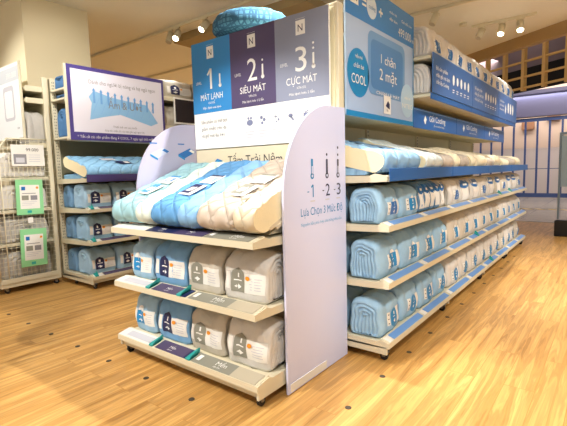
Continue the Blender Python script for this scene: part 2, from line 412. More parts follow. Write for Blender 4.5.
def upright(par, x, y, z1, w=.04, z0=.06):
    b = MB(); b.bbox(x-w/2, x+w/2, y-.03, y+.03, z0, z1, cream, .003)
    k = 0; z = z0 + .05
    while z < z1 - .03:
        for dx in (-.008, .008): b.box(x+dx-.0022, x+dx+.0022, y-.0312, y-.03, z, z+.016, dark)
        z += .032
    return b.build('upright', par)

# ------------------------------------------------------------------ packs
def hsh(a, b=0, c=0):
    v = math.sin(a*12.9898 + b*78.233 + c*37.719) * 43758.5453
    return v - math.floor(v)
def sn(x, y, s=0): return (math.sin(x*1.7+s*2.3+.6*math.sin(y*2.1+s)) + math.sin(y*1.9-s*1.1+.8*math.sin(x*1.3+s*3)) ) / 2
class PackShape:
    def __init__(s, W, D, H, seed, flop=.35, rolls=2.6):
        s.W, s.D, s.H, s.seed, s.rolls = W, D, H, seed, rolls
        # profile in (y,z): bottom flat, top well rounded, belly slightly out
        pts = []
        rb = .022; rt_f = H*flop*.9; rt_b = H*flop*.75; hd = D/2
        def arc(cy, cz, ry, rz, a0, a1, n):
            for i in range(n): a = R(a0 + (a1-a0)*i/(n-1)); pts.append((cy + ry*math.cos(a), cz + rz*math.sin(a)))
        arc(-hd+rb, rb, rb, rb, 270, 180, 4)
        for t in (.25, .5, .75): pts.append((-hd - .008*math.sin(PI*t), rb + (H-rt_f-rb)*t))
        arc(-hd+rt_f, H-rt_f, rt_f, rt_f, 180, 90, 8)
        for t in (.33, .66): pts.append((-hd+rt_f + (D-rt_f-rt_b)*t, H + .004))
        arc(hd-rt_b, H-rt_b, rt_b, rt_b, 90, 0, 7)
        for t in (.33, .66): pts.append((hd + .005, (H-rt_b)*(1-t) + rb*t))
        arc(hd-rb, rb, rb, rb, 0, -90, 4)
        s.prof = pts; s.n = len(pts)
    def skew(s, y, z): return y + .16*(z) * 0  # hook
    def pt(s, x, j, shrink=0):
        y, z = s.prof[j]; W, D, H = s.W, s.D, s.H
        cy, cz = 0, H*.48
        k = 1 - shrink
        # normal-ish
        ny, nz = (y-cy)/(D/2), (z-cz)/(H/2); L = math.hypot(ny, nz) or 1; ny /= L; nz /= L
        q = x/W
        ch = 0
        for c in (-.17, .17): ch += -.006*math.exp(-((q-c-.02*sn(z*8, y*8, s.seed))/.035)**2)
        if z < .01: ch = 0; dz = 0
        else: dz = .008*sn(q*7, z*22+y*15, s.seed)
        dd = ch*(1 if nz > -.5 else 0) + dz
        ex = abs(q)*2; rd = min(.5, .05/W*2)
        e = max(0, (ex-(1-rd))/rd); rr = (1-math.sqrt(max(0, 1-e*e)))*min(.03, W*.15)
        dd -= rr
        yy = cy + (y-cy)*k + ny*dd; zz = max(0.0, cz + (z-cz)*k + nz*dd) if z > .004 else rr*.6
        # sag: bottom spreads a bit
        yy *= 1 + .04*(1 - z/H)
        return (x, yy, zz)
    def body(s, matl, end=None, band=None):
        b = MB(); n = s.n; M = 22
        xs = [-s.W/2 + s.W*i/M for i in range(M+1)]
        xs = [xs[0], xs[0]+.003, xs[0]+.008] + xs[1:-1] + [xs[-1]-.008, xs[-1]-.003, xs[-1]]
        vs = [s.pt(x, j) for x in xs for j in range(n)]
        fs = [(i*n+j, i*n+(j+1) % n, (i+1)*n+(j+1) % n, (i+1)*n+j) for i in range(len(xs)-1) for j in range(n)]
        b.add(vs, fs, matl, True)
        # folded ends : nested inverted-U layers
        K = 16
        for sg in (-1, 1):
            base = [s.pt(sg*s.W/2, j) for j in range(n)]
            vs = list(base); z0, z1 = s.H*.07, s.H*.56
            for k in range(1, K+1):
                t = k/K; amp = .0085
                for j in range(n):
                    x, y, z = base[j]
                    cz = min(max(z, z0), z1); cyc = .012*math.sin(s.seed*3+z*9)
                    ph = (s.rolls+1)*2*PI*t + .5*math.sin(z*20+s.seed*2) + .3*s.seed
                    off = amp*(math.cos(ph)-.4)*(1-.25*t) + .004*sn(y*45, z*30, s.seed) - .004*t
                    tt = t*.985
                    vs.append((sg*(s.W/2 + off*min(1, k/2.0)), y*(1-tt)+cyc*tt, z*(1-tt)+cz*tt))
            fs = [(k*n+j, k*n+(j+1) % n, (k+1)*n+(j+1) % n, (k+1)*n+j) for k in range(K) for j in range(n)]
            fs.append(tuple(K*n+j for j in range(n)))
            b.add(vs, fs, end or matl, True)
        return b
    def front_y(s, x, z):
        # y of front surface at height z
        best = None
        pr = [s.pt(x, j) for j in range(3, 16)]
        for a, c in zip(pr, pr[1:]):
            if (a[2]-z)*(c[2]-z) <= 0 and abs(a[2]-c[2]) > 1e-9:
                t = (z-a[2])/(c[2]-a[2]); return a[1] + (c[1]-a[1])*t
        return pr[0][1] if z < pr[0][2] else pr[-1][1]
    def decal(s, b, cx, z0, z1, wf, m, off=.002, nx=6, nz=8):
        """wf(t) = half width at height fraction t"""
        vs = []
        for i in range(nz+1):
            t = i/nz; z = z0+(z1-z0)*t; hw = wf(t)
            for k in range(nx+1):
                x = cx - hw + 2*hw*k/nx
                vs.append((x, s.front_y(x, z)-off, z))
        w_ = nx+1
        b.add(vs, [(i*w_+k, i*w_+k+1, (i+1)*w_+k+1, (i+1)*w_+k) for i in range(nz) for k in range(nx)], m, True)
def arch(hw, body):  # half width fn with semicircular top starting at t=body
    return lambda t: hw if t < body else hw*math.sqrt(max(.0025, 1-((t-body)/(1-body))**2))
def const(hw): return lambda t: hw

F = {
 'aqua': fabric('pale_blue_quilt_cloth', '#a0c4df'), 'blue': fabric('blue_quilt_cloth', '#78a9d6'),
 'light': fabric('light_blue_quilt_cloth', '#9ac2e0'),
 'beige': fabric('warm_grey_quilt_cloth', '#c9c2b4'), 'grey': fabric('pale_grey_quilt_cloth', '#d6d3cd'),
 'dusk': fabric('muted_blue_quilt_cloth', '#6f9ac2'), 'mid': fabric('mid_grey_quilt_cloth', '#b9b6b0'),
 'deep': fabric('deep_blue_quilt_cloth', '#3f6e9c'),
}
PM = {}
def pack_meshes(kind, var):
    """kind: (size, fabric, label style)"""
    key = (kind, var)
    if key in PM: return PM[key]
    size, fab, lab = kind
    W, D, H = size
    ps = PackShape(W, D, H, var*1.37+.4 + hsh(W*100)*3, flop=.36 + .08*hsh(var, 3), rolls=2.2+.5*var)
    bodym = ps.body(F[fab], F[fab]).mesh('quilt_body')
    lm = MB(); lm.flat = True
    sleeve = None
    if lab in ('cyan', 'navyarch', 'olive', 'olivearch', 'leftnavy'):
        cm_ = {'cyan': cyan, 'navyarch': navy, 'olive': olive, 'olivearch': olive, 'leftnavy': navy}[lab]
        sl = MB(); sl.flat = True
        ps.decal(sl, W*.24, H*.20, H*.60, const(W*.22), paper, .002)
        for k in range(5): ps.decal(sl, W*.27, H*(.50-.055*k), H*(.515-.055*k), const(W*(.13-.03*hsh(k))), faint, .003, 4, 1)
        sleeve = sl.mesh('paper_sleeve')
        cx_ = -W*.13
        if lab in ('cyan',):
            ps.decal(lm, cx_, H*.22, H*.56, const(W*.17), cm_, .003)
            ps.decal(lm, cx_, H*.56, H*.70, arch(W*.15, .0), white, .003)
        else:
            ps.decal(lm, cx_, H*.20, H*.70, arch(W*.155, .7), cm_, .003)
        ps.decal(lm, cx_, H*.50, H*.59, const(W*.03), white, .0042, 2, 3)
        ps.decal(lm, cx_, H*.43, H*.455, const(W*.09), white if lab != 'olive' else paper, .0042, 4, 1)
        ps.decal(lm, cx_, H*.26, H*.36, lambda t: W*.075*(1-abs(2*t-1))+.002, white, .0042, 4, 6)
        ps.decal(lm, -W*.36, H*.25, H*.60, const(W*.05), paper, .003, 2, 4)
        ps.decal(lm, W*.10, H*.46, H*.55, lambda t: W*.05*math.sqrt(max(.01, 1-(2*t-1)**2)), orange, .004, 6, 8)
    elif lab in ('bluerect', 'bluearch', 'deeprect', 'toprect'):
        cm_ = blue if lab in ('deeprect', 'toprect') else cyan
        cx_ = W*.08
        ps.decal(lm, cx_-W*.18, H*.22, H*.58, const(W*.05), paper, .0028, 3, 5)
        for k in range(3): ps.decal(lm, cx_-W*.18, H*(.26+.12*k), H*(.285+.12*k), const(W*.02), inkd, .0038, 2, 1)
        if lab == 'bluearch':
            ps.decal(lm, cx_+W*.04, H*.14, H*.64, lambda t: W*.135*math.sqrt(max(.02, min(1, 1-max(0, (t-.7)/.3)**2, 1-max(0, (.2-t)/.2)**2))), cm_, .003, 6, 14)
        else:
            ps.decal(lm, cx_+W*.04, H*.22, H*.58, const(W*(.15 if lab != 'toprect' else .20)), cm_, .003)
            ps.decal(lm, cx_+W*.04, H*.58, H*.68, arch(W*.09, 0), paper, .003)
        ps.decal(lm, cx_+W*.04, H*.47, H*.55, const(W*.025), white, .0042, 2, 2)
        ps.decal(lm, cx_+W*.04, H*.405, H*.425, const(W*.06), white, .0042, 3, 1)
        ps.decal(lm, cx_+W*.04, H*.25, H*.35, lambda t: W*.05*(1-abs(2*t-1))+.002, white, .0042, 4, 6)
        sl = MB(); sl.flat = True
        ps.decal(sl, W*.36, H*.2, H*.62, const(W*.11), paper, .0018, 4, 6)
        sleeve = sl.mesh('paper_sleeve')
    elif lab == 'bag':
        ps.decal(lm, 0, H*.12, H*.66, const(W*.44), white, .003, 6, 8)
        ps.decal(lm, 0, H*.60, H*.93, lambda t: W*.45*(1 if t > .3 else math.sqrt(max(.02, 1-((.3-t)/.3)**2))), blue, .0042, 6, 12)
        ps.decal(lm, 0, H*.72, H*.80, const(W*.2), white, .0054, 4, 3)
    labm = lm.mesh('label_card') if lab else None
    PM[key] = (bodym, sleeve, labm)
    return PM[key]
def pack(loc, rz, kind, var, label, group, cat='quilt pack', name='quilt_pack'):
    e = empty(name, loc, rz, label, cat, group)
    bodym, sl, lb = pack_meshes(kind, var)
    inst('quilt_body', bodym, e)
    if sl: inst('paper_sleeve', sl, e)
    if lb: inst('label_card', lb, e)
    return e

# ------------------------------------------------------------------ mattress toppers
def topper_section(L, t, nose=.5):
    """closed section in slope frame (s along slope from the nose, h above): list of (s,h,top?)"""
    pts = []
    r = t/2
    for i in range(9): a = R(-90 - 180*i/8); pts.append((r + r*math.cos(a)*1.05, r + r*math.sin(a)))
    N = max(10, int(L/.012))
    for i in range(1, N): s = r + (L-2*r)*i/N; pts.append((s, t))
    for i in range(9): a = R(90 - 180*i/8); pts.append((L-r + r*math.cos(a), r + r*math.sin(a)))
    for i in range(1, 12): s = L-r - (L-2*r)*i/12; pts.append((s, 0))
    return pts
def topper_part(x0, x1, L, t, ang, m, seed, quilt=True, endm=None, nose_up=.0, q=.062, capm=None):
    sec = topper_section(L, t); n = len(sec); M = max(4, int((x1-x0)/.010))
    b = MB(); vs = []
    ca, sa = math.cos(ang), math.sin(ang)
    cum = 0
    for i in range(M+1):
        x = x0 + (x1-x0)*i/M
        ex = min(i, M-i)/M*(x1-x0); edge = .012*math.exp(-(ex/.012)**1.3)
        for (s_, h) in sec:
            hn = (h/t-.5)*2
            puff = 0
            if quilt and (h > t*.5 or s_ < t):
                u = (x)/q; v = (s_ + (h if s_ < t*.5 else t))/q
                a = (u+v) % 2; c = (u-v) % 2
                da = min(a, 2-a); dc = min(c, 2-c)
                puff = .009*(1-math.exp(-min(da, dc)/.25)) - .006
            puff += .005*sn(x*14, s_*16, seed)
            k = hn*(puff-edge)
            ss = s_ - (puff if s_ < t*.3 else 0) + (edge if s_ < t*.5 else 0)
            hh = h + k if h > .01 else h
            vs.append((x, ss*ca - (hh)*sa, ss*sa + hh*ca))
    fs = [(i*n+j, i*n+(j+1) % n, (i+1)*n+(j+1) % n, (i+1)*n+j) for i in range(M) for j in range(n)]
    b.add(vs, fs, m, True)
    b.add(vs[:n], [tuple(range(n))], endm or m); b.add(vs[-n:], [tuple(range(n))], capm or endm or m)
    return b

# ================================================================== END DISPLAY (facing the camera)
EC = empty('end_display_unit', (0, 0, 0), 0, 'cream end display on casters with two lilac side boards and packed quilts', 'display unit')
X0, X1, YF, YB = -2.545, -1.33, 1.466, 2.24
b = MB(); b.bbox(X0+.015, X1-.015, YF+.03, YB, .055, .103, cream, .003); b.bbox(X0+.005, X0+.02, YF+.012, YB, .06, .112, cream); b.bbox(X1-.02, X1-.003, YF+.012, YB, .052, .112, cream, .003); b.build('base_frame', EC)
for x, y in ((X0+.04, YF+.05), (X1-.035, YF+.05), (X0+.04, YB-.06), (X1-.035, YB-.06)): caster(EC, x, y)
b = MB(); b.bbox(X0, X1+.0, YB-.01, YB+.01, .1, 2.11, creamd, .003); b.build('back_panel', EC)
upright(EC, -1.352, 2.27, 2.135, .085)
upright(EC, -2.56, 2.27, 2.12, .06)
tk = [(X0+.005, X0+.36, paper, 'P'), (X0+.39, X0+.65, plum, 'S'), (X0+.65, X0+.70, navy, None), (X0+.72, X0+1.02, olive, 'L'), (X0+1.02, X1-.02, mat('beige_ticket', '#bdb5a0', .5), None)]
shelf(EC, X0, X1, YF, YB-.012, .10, tk, clips=(X0+.37, X0+.71))
shelf(EC, X0, X1, YF, YB-.012, .457, tk, clips=(X0+.37, X0+.66))
tk3 = [(X0+.005, X0+.36, paper, None), (X0+.37, X0+.62, navy, 'S'), (X0+.62, X0+.86, plum, 'S'), (X0+.87, X1-.03, olive, 'L')]
shelf(EC, X0, X1, YF, YB-.012, .805, tk3)
# sloping rest under the toppers
TA = R(22)
b = MB(); ya = 1.62; za = .865
b.prism([(ya, za-.012), (YB-.05, za-.012), (YB-.05, za + (YB-.05-ya)*math.tan(TA)-.02), (YB-.06, za + (YB-.05-ya)*math.tan(TA)-.02)], X0+.03, X1-.03, cream)
b.build('sloping_rest', EC)
# side boards with the rounded front corner
def side_board(x, face, prt):
    y0, y1, zt = 1.68, 2.30, 1.53; prof = [(y0, .004), (y1, .004), (y1, zt+.005), (2.14, zt)]
    for i in range(1, 13):
        a = R(90 + 90*i/12); prof.append((2.14 + (2.14-y0)*math.cos(a), zt-.50 + .50*math.sin(a)))
    b = MB(); b.prism(prof, x-.006, x+.006, face)
    return b.build('side_board', EC)
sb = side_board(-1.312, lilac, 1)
# right board print (outer face +X)
pr = Print((-1.306, 1.68, 0), (0, 1, 0), (0, 0, 1), (1, 0, 0))
for k, (m_, tx, dots) in enumerate(((cyan, '1', 0), (navy, '2', 1), (mat('slate_print', '#474a68', .4), '3', 2))):
    u = (.258, .408, .53)[k]
    pr.rrect(u-.010, 1.145, .020, .085, .006, m_); pr.disc(u, 1.137, .017, m_)
    for j in range(dots): pr.disc(u, 1.255+.042*j, .008, m_)
    pr.text(tx, u+.006, 1.022, .098, m_, 'c', (None, .045, .045)[k]); (pr.line((u-.012, 1.075), (u+.006, 1.09), .008, m_) if k == 0 else None); pr.rect(u-.05, 1.05, .018, .005, m_); pr.rect(u-.022, .998, .045, .006, faint)
    pr.up(); pr.disc(u, 1.137, .008, lilac)
    if k != 1: pr.rect(u-.005, 1.15, .010, .04, lilac)
    pr.up(-1)
pr.text('Lựa Chọn 3 Mức Độ', .145, .925, .062, cyan, 'l', .43)
pr.text('Nguyên liệu phù hợp cho từng nhu cầu', .145, .872, .024, mat('soft_cyan_print', '#5fb0dc', .4), 'l', .42)
pr.build('board_print', sb)
b = MB(); b.box(-1.306, -1.303, 1.70, 2.05, .012, .055, paper); b.build('kick_strip', sb)
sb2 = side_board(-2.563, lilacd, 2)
pr = Print((-2.557, 1.68, 0), (0, 1, 0), (0, 0, 1), (1, 0, 0))
for k in range(2):
    u = .12 + .24*k; v = 1.28
    mm = mat('pale_box_print', '#c6cbe0', .4) if k == 0 else blue
    pr.poly([(u, v+.03), (u+.11, v+.075), (u+.17, v+.05), (u+.06, v)], mm); pr.poly([(u, v+.03), (u+.06, v), (u+.06, v-.015), (u, v+.015)], cyan)
    pr.rect(u, v+.10, .06, .008, blue); pr.up().poly([(u+.10, v+.055), (u+.12, v+.068), (u+.16, v+.05), (u+.14, v+.037)], blue if k == 0 else white)
pr.build('board_print', sb2)

# toppers on the slope
tcol = [('#9ac6d0', '#dbe9e0', 'pale aqua quilted mattress topper with mint border, leftmost of the three on the sloping rest', 'aqua_topper_cloth', 'mint_border_cloth'),
        ('#5f9dd4', '#86b8e6', 'sky blue quilted mattress topper, in the middle of the three on the sloping rest', 'sky_topper_cloth', 'pale_sky_border_cloth'),
        ('#cabdae', '#d3c6ac', 'beige quilted mattress topper with cream foam end beside the right lilac board', 'beige_topper_cloth', 'cream_border_cloth')]
TW = (X1 - X0 - .012)/3
for i, (c1, c2, lab, n1, n2) in enumerate(tcol):
    xx = X0 + .004 + i*(TW+.002)
    e = empty('mattress_topper', (xx, 1.505, .848), 0, lab, 'mattress topper', 'mattress toppers on the sloping rest')
    cut = TW*(.62 if i != 2 else .66)
    f1 = quilt_mat(n1, c1, .062, TA); f2 = quilt_mat(n2, c2, .085, TA)
    topper_part(0, cut, .75, .145, TA, f1, i+.5).build('quilted_cover', e)
    topper_part(cut, TW, .75, .145, TA, f2, i+2.5, capm=foam if i == 2 else None, q=.085).build('border_panel', e)
    if i == 2:
        for k in range(2):
            bb = MB(); bb.prism([(.10+.05*k, .03), (.60, .25), (.60, .262), (.09+.05*k, .045)], TW-.03+.006*k, TW+.001+.004*k, f2); 
            bb.build('under_fold', e)
    # sewn-on card
    nrm = Vector((0, -math.sin(TA), math.cos(TA))); V = Vector((0, math.cos(TA), math.sin(TA)))
    O = Vector((0, 0, 0)) + nrm*.149
    p = Print(O, (1, 0, 0), V, nrm)
    cw = (cyan, navy, olive)[i]; u0 = cut*.42
    a = R(-8)
    def rot(u, v): return (u0 + u*math.cos(a) - v*math.sin(a), .17 + u*math.sin(a) + v*math.cos(a))
    def rr(u, v, w_, h_, m_): p.poly([rot(u, v), rot(u+w_, v), rot(u+w_, v+h_), rot(u, v+h_)], m_)
    p.k = 3; rr(0, 0, .125, .135, paper); rr(0, .16, .13, .115, paper)
    p.up(); rr(.0, .02, .085, .115, cw); rr(.02, .19, .09, .05, (blue, sky, faint)[i]); rr(.0, .255, .12, .02, cw)
    p.up(); rr(.02, .045, .035, .05, white); rr(.06, .05, .012, .05, white); rr(.03, .20, .05, .03, paper)
    p.build('sewn_card', e)

# four packs per shelf
ecp = [((.222, .21, .245), 'aqua', 'cyan', -2.422), ((.29, .21, .255), 'blue', 'navyarch', -2.135), ((.29, .21, .25), 'beige', 'olive', -1.83), ((.295, .21, .255), 'grey', 'olivearch', -1.515)]
desc = ['pale blue bagged quilt with cyan label', 'blue bagged quilt with navy arch label', 'warm grey bagged quilt with grey label and orange dot', 'light grey bagged quilt with grey arch label at the right end']
for r_, (z, rn) in enumerate(((.4925, 'middle'), (.1355, 'bottom'))):
    for i, (sz, fab, lab, x) in enumerate(ecp):
        if i == 3 and r_ == 0: lab = 'olivearch'
        pack((x, 1.70, z), R((-1.5, 1, -1, 2)[i]), (sz, fab, lab), r_*2 + i % 2, '%s, end display %s shelf' % (desc[i], rn), 'packed quilts on the end display')
    for i, x in enumerate((-2.39, -2.11, -1.82, -1.52)):   # second row behind
        pack((x, 1.985, z), 0, ((.26, .25, .25), ('aqua', 'dusk', 'mid', 'mid')[i], None), 1, '%s quilt behind the %s, end display %s shelf' % (('pale blue', 'muted blue', 'grey', 'grey')[i], ('cyan-labelled pack', 'navy-labelled pack', 'third pack from the left', 'rightmost pack')[i], rn), 'rear row of quilts on the end display')

# header board with the three cool levels
HB = empty('header_sign', (0, 2.219, 0), 0, 'wide cool level header board numbered one two three above the end display', 'sign')
b = MB(); b.bbox(-2.553, -1.353, -.012, .006, 1.345, 2.118, white, .002); b.build('sign_board', HB)
p = Print((-2.553, -.012, 1.345), (1, 0, 0), (0, 0, 1), (0, -1, 0))
TWD = 1.2; sp = [0, .40, .80, TWD]; tops = .773
p.rect(sp[0], .262, sp[1]-sp[0], tops-.262, mat('sign_sky_blue', '#3189cc', .4)); p.rect(sp[1], .262, sp[2]-sp[1], tops-.262, mat('sign_plum', '#52476c', .4)); p.rect(sp[2], .262, sp[3]-sp[2], tops-.262, mat('sign_grey_blue', '#8b92a8', .4))
p.up()
for k in range(3):
    c = (sp[k]+sp[k+1])/2
    p.rect(c-.035, .645, .07, .085, white); p.text('———', c, .735, .02, white, 'c', .07)
    p.text(str(k+1), c+.0, .43, .21, white, 'c', (None, .085, .085)[k]); (p.line((c-.035, .53), (c-.002, .572), .014, white) if k == 0 else None); p.text('LEVEL', c-.13, .475, .028, white, 'c', .06)
    p.rrect(c+.085, .45, .014, .075, .005, white); p.disc(c+.092, .445, .014, white)
    for j in range(k): p.disc(c+.092, .55+.03*j, .007, white)
    p.text(('MÁT LẠNH', 'SIÊU MÁT', 'CỰC MÁT')[k], c, .355, .062, white, 'c', .23)
    p.text(('COOL', 'SUPER COOL', 'ULTRA COOL')[k], c, .325, .02, white, 'c', .07); p.text(('Mặc định mát lạnh', 'Mát lạnh hơn 1.5 lần', 'Mát lạnh hơn 2 lần')[k], c, .29, .022, white, 'c', .19)
    p.up(); p.text('N', c, .665, .06, navy, 'c', .035); p.up(-1)
for j, t in enumerate(('Sản phẩm có thể tích', 'giảm nhiệt trên da', 'và giữ mát lâu hơn')):
    p.text(t, .08, .185-.05*j, .035, ink, 'l', (.27, .26, .24)[j])
for j in range(6):
    u = .565 + .117*j
    p.ring(u, .165, .045, .004, faint); p.rect(u-.04, .09, .08, .008, faint); p.rect(u-.03, .072, .06, .008, faint); p.rect(u-.03, .054, .06, .008, faint)
    m_ = mat('icon_blue_grey', '#7d84a3', .5)
    if j == 0: p.disc(u, .155, .028, m_, .020); p.disc(u-.012, .185, .009, m_); p.disc(u+.012, .185, .009, m_)
    elif j == 1: p.disc(u-.012, .18, .012, m_); p.disc(u+.012, .165, .012, m_); p.disc(u-.006, .145, .01, m_)
    elif j == 2: p.line((u-.02, .175), (u+.008, .175), .005, m_); p.line((u-.006, .16), (u-.006, .19), .005, m_); p.disc(u+.016, .155, .008, m_); p.disc(u+.0, .143, .006, m_)
    elif j == 3: p.disc(u-.004, .17, .018, m_, .013); p.line((u-.005, .165), (u+.02, .14), .012, m_)
    elif j == 4: p.rect(u-.022, .145, .044, .032, m_); p.line((u-.01, .18), (u+.018, .19), .006, m_)
    else: p.disc(u, .165, .022, m_)
p.build('sign_print', HB)
# lower board: Tấm Trải Nệm
LB = empty('product_sign', (0, 2.218, 0), 0, 'beige board lettered with mattress cover name and price under the header sign', 'sign')
b = MB(); b.bbox(-2.553, -1.353, -.006, .006, .99, 1.338, mat('warm_beige_board', '#dcd0b4', .5), .002); b.build('sign_board', LB)
p = Print((-2.553, -.006, 1.155), (1, 0, 0), (0, 0, 1), (0, -1, 0))
p.text('Tấm Trải Nệm', .337, .068, .088, inkd, 'l', .495); p.text('499.000', .90, .075, .06, inkd, 'l', .22)
p.poly([(.16, .06), (.225, .115), (.28, .10), (.28, .07), (.22, .03)], blue); p.up().poly([(.17, .068), (.225, .108), (.272, .095), (.222, .052)], cyan)
p.build('sign_print', LB)

# ================================================================== LONG RIGHT GONDOLA
SX = -1.80; DEP = .77; BW = 1.2; GY0 = 2.312
ordn = ['nearest', 'second nearest', 'third nearest', 'farthest']
def bay(i):
    y0 = GY0 + BW*i
    e = empty('shelving_bay', (SX, y0, 0), R(90), 'cream shelving bay with blue price strips in the long display, %s' % ordn[i], 'shelving', 'bays of the long display')
    g = .001; a, c = g, BW-g
    for sgn in (1, -1):
        if sgn == -1: continue
    b = MB(); b.bbox(a+.012, c-.012, -DEP+.035, DEP-.035, .055, .096, cream, .003); b.bbox(a, a+.014, -DEP+.015, DEP-.015, .05, .10, cream, .003); b.build('base_frame', e)
    for x in ((.05, 1.15) if i in (0, 3) else (1.15,)): caster(e, x, -DEP+.04); caster(e, x, DEP-.05)
    b = MB(); b.box(a, c, -.012, .012, .1, 2.02 if i else 2.01, creamd); b.build('back_panel', e)
    upright(e, .022, -.0, 2.03 if i else 2.012); 
    if i == 3: upright(e, 1.17, 0, 2.03)
    tk = []
    x = .02
    while x < BW-.08:
        tk.append((x, x+.06, paper, None)); tk.append((x+.065, min(BW-.01, x+.565), tick, None)); x += .59
    cl = {0: (), 1: (), 2: (.35,), 3: ()}[i]
    shelf(e, a, c, -DEP, -.012, .093, tk, clips=cl, tray=.052); shelf(e, a, c, -DEP, -.012, .457, tk, tray=.052, clips=(.9,) if i == 1 else ())
    shelf(e, a, c, -DEP, -.012, .798, tk, tray=.052, clips=(.7,) if i == 2 else ((.1,) if i == 3 else ()))
    shelf(e, a, c, -DEP, -.012, 1.092, None, blued)
    for z in (.093, .457, .798, 1.092):
        bb = MB(); bb.bbox(a, c, .012, DEP-.01, z+.01, z+.035, cream, .003); bb.build('shelf', e)
    # header shelf (shallow)
    bb = MB(); bb.bbox(a, c, -.44 if i else -.43, -.012, 1.515, 1.54, creamd, .003); bb.build('header_shelf', e)
    if i:
        bb = MB(); bb.bbox(a, c, -.59, -.012, 1.735, 1.76, cream, .003); bb.bbox(a, c, -.60, -.59, 1.715, 1.765, blued, .002); bb.build('upper_shelf', e)
        bb = MB(); bb.bbox(a, c, -.59, .3, 2.035, 2.06, cream, .003); bb.build('top_shelf', e)
    else:
        bb = MB(); bb.bbox(a, c, -.38, .75, 2.015, 2.04, cream, .003); bb.build('top_shelf', e)
        bb = MB(); bb.box(a, a+.02, -.37, .60, 1.8, 2.015, cream); bb.build('top_bracket', e)
    return e
bays = [bay(i) for i in range(4)]
# end column of the header shelf at the far end
# blue strips below: header cards at X=-1.36
lbl = ['next to the big promotion board', 'in the middle of the row', 'at the far end of the row']
for i in range(1, 4):
    y0 = GY0 + BW*i
    e = empty('narrow_blue_sign', (0, y0, 0), 0, 'narrow blue header card on the lower header shelf, %s' % lbl[i-1], 'sign', 'narrow header cards')
    bb = MB(); bb.bbox(SX+.445, SX+.452, .004, BW-.004, 1.50, 1.665, blued, .001); bb.build('card', e)
    p = Print((SX+.452, 0, 1.50), (0, 1, 0), (0, 0, 1), (1, 0, 0))
    p.rect(.01, .152, BW-.02, .006, sky)
    p.poly([(.24, .075), (.275, .12), (.31, .085), (.275, .04)], white); p.text('Gối Cooling', .38, .075, .075, white, 'l', .45); p.text('gối êm mát lạnh thoáng', .50, .035, .022, white, 'l', .3)
    p.build('card_print', e)
    e = empty('tall_blue_sign', (0, y0, 0), 0, 'tall blue information panel on the upper shelf, %s' % lbl[i-1], 'sign', 'tall blue panels on the upper shelf')
    bb = MB(); bb.bbox(-1.199, -1.191, .006, BW-.006, 1.765, 2.082, mat('slate_blue_panel', '#4470b0', .35), .001); bb.build('panel', e)
    p = Print((-1.191, 0, 1.765), (0, 1, 0), (0, 0, 1), (1, 0, 0)); p.rect(.006, .312, BW-.012, .004, sky)
    if i < 3:
        for j, t in enumerate(('Bộ sản phẩm', 'chăn gối mát lạnh', 'chất liệu Cooling')): p.text(t, .08, .19-.055*j, .045, white, 'l', (.3, .36, .33)[j])
        for j in range(5): p.disc(.55+.12*j, .17, .03, white, .045 - .008*(j % 2)); p.rect(.52+.12*j, .08, .06, .008, white); p.rect(.52+.12*j, .06, .05, .008, white)
    else:
        for j in range(3): p.text('chăn mát lạnh', .08, .2-.05*j, .035, white, 'l', .25); p.disc(.6+.15*j, .16, .045, white, .07)
        p.poly([(.38, .1), (.42, .2), (.46, .14), (.42, .06)], white)
    p.build('panel_print', e)
# the big promotion board
BB = empty('promotion_board', (0, 0, 0), 0, 'big blue promotion board with quilt picture and price above the long display', 'sign')
px_ = -1.352; b = MB(); b.bbox(px_-.012, px_, 2.40, 3.52, 1.508, 2.375, mat('board_pale_blue', '#a9c3e6', .35), .002); b.build('sign_board', BB)
p = Print((px_, 2.40, 1.508), (0, 1, 0), (0, 0, 1), (1, 0, 0))
p.rect(0, .0, 1.12, .035, cyan); p.rect(0, .62, 1.12, .247, mat('board_blue', '#2f84cf', .35)); p.rect(1.10, .035, .02, .585, cyan)
p.up(); p.rrect(.30, .17, .63, .42, .06, mat('board_quilt_light', '#6f9fd2', .4)); p.disc(.165, .28, .15, cyan, .155); mat('board_bubble', '#b7d8f2', .4)
p.rect(.06, .70, .11, .13, white); p.disc(.36, .74, .075, mat('board_disc', '#cfe2f5', .4)); p.rect(.22, .72, .06, .014, white); p.rect(.22, .75, .06, .014, white); p.rect(.47, .735, .06, .016, white); p.rect(.493, .712, .014, .06, white)
p.up(); p.rrect(.34, .21, .55, .33, .05, mat('board_quilt_mid', '#5289c4', .4)); p.up().disc(.98, .19, .13, MATS['board_bubble']).up()
p.text('COOL', .165, .21, .085, white, 'c', .2); p.text('chăn hè', .165, .31, .04, white, 'c', .14); p.text('MIỄN PHÍ', .165, .37, .025, white, 'c', .1)
p.text('cooling', .36, .725, .04, cyan, 'c', .10); p.text('N', .115, .72, .10, navy, 'c', .06)
p.text('chăn hè', .64, .78, .025, white, 'l', .13); p.text('dệt kim', .64, .73, .03, white, 'l', .14); p.text('Giá chỉ còn', .86, .765, .03, white, 'l', .2)
p.text('499.000', .80, .655, .09, white, 'l', .25); p.text('VND', 1.06, .655, .04, white, 'l', .05)
p.rect(.54, .055, .12, .13, white); p.text('NITEC', .98, .13, .05, white, 'c', .2); p.text('chăn hè', .98, .20, .03, white, 'c', .12)
p.text('CHẠM LÀ MÁT', .62, .20-.02, .03, white, 'c', .4)
p.up(); p.text('1 chăn', .62, .40, .09, white, 'c', .25); p.text('2 mặt', .62, .285, .11, white, 'c', .3)
p.poly([(.57, .11), (.61, .15), (.64, .13), (.64, .09), (.60, .10)], navy); p.text('N', .60, .07, .03, navy, 'c', .02)
p.build('sign_print', BB)

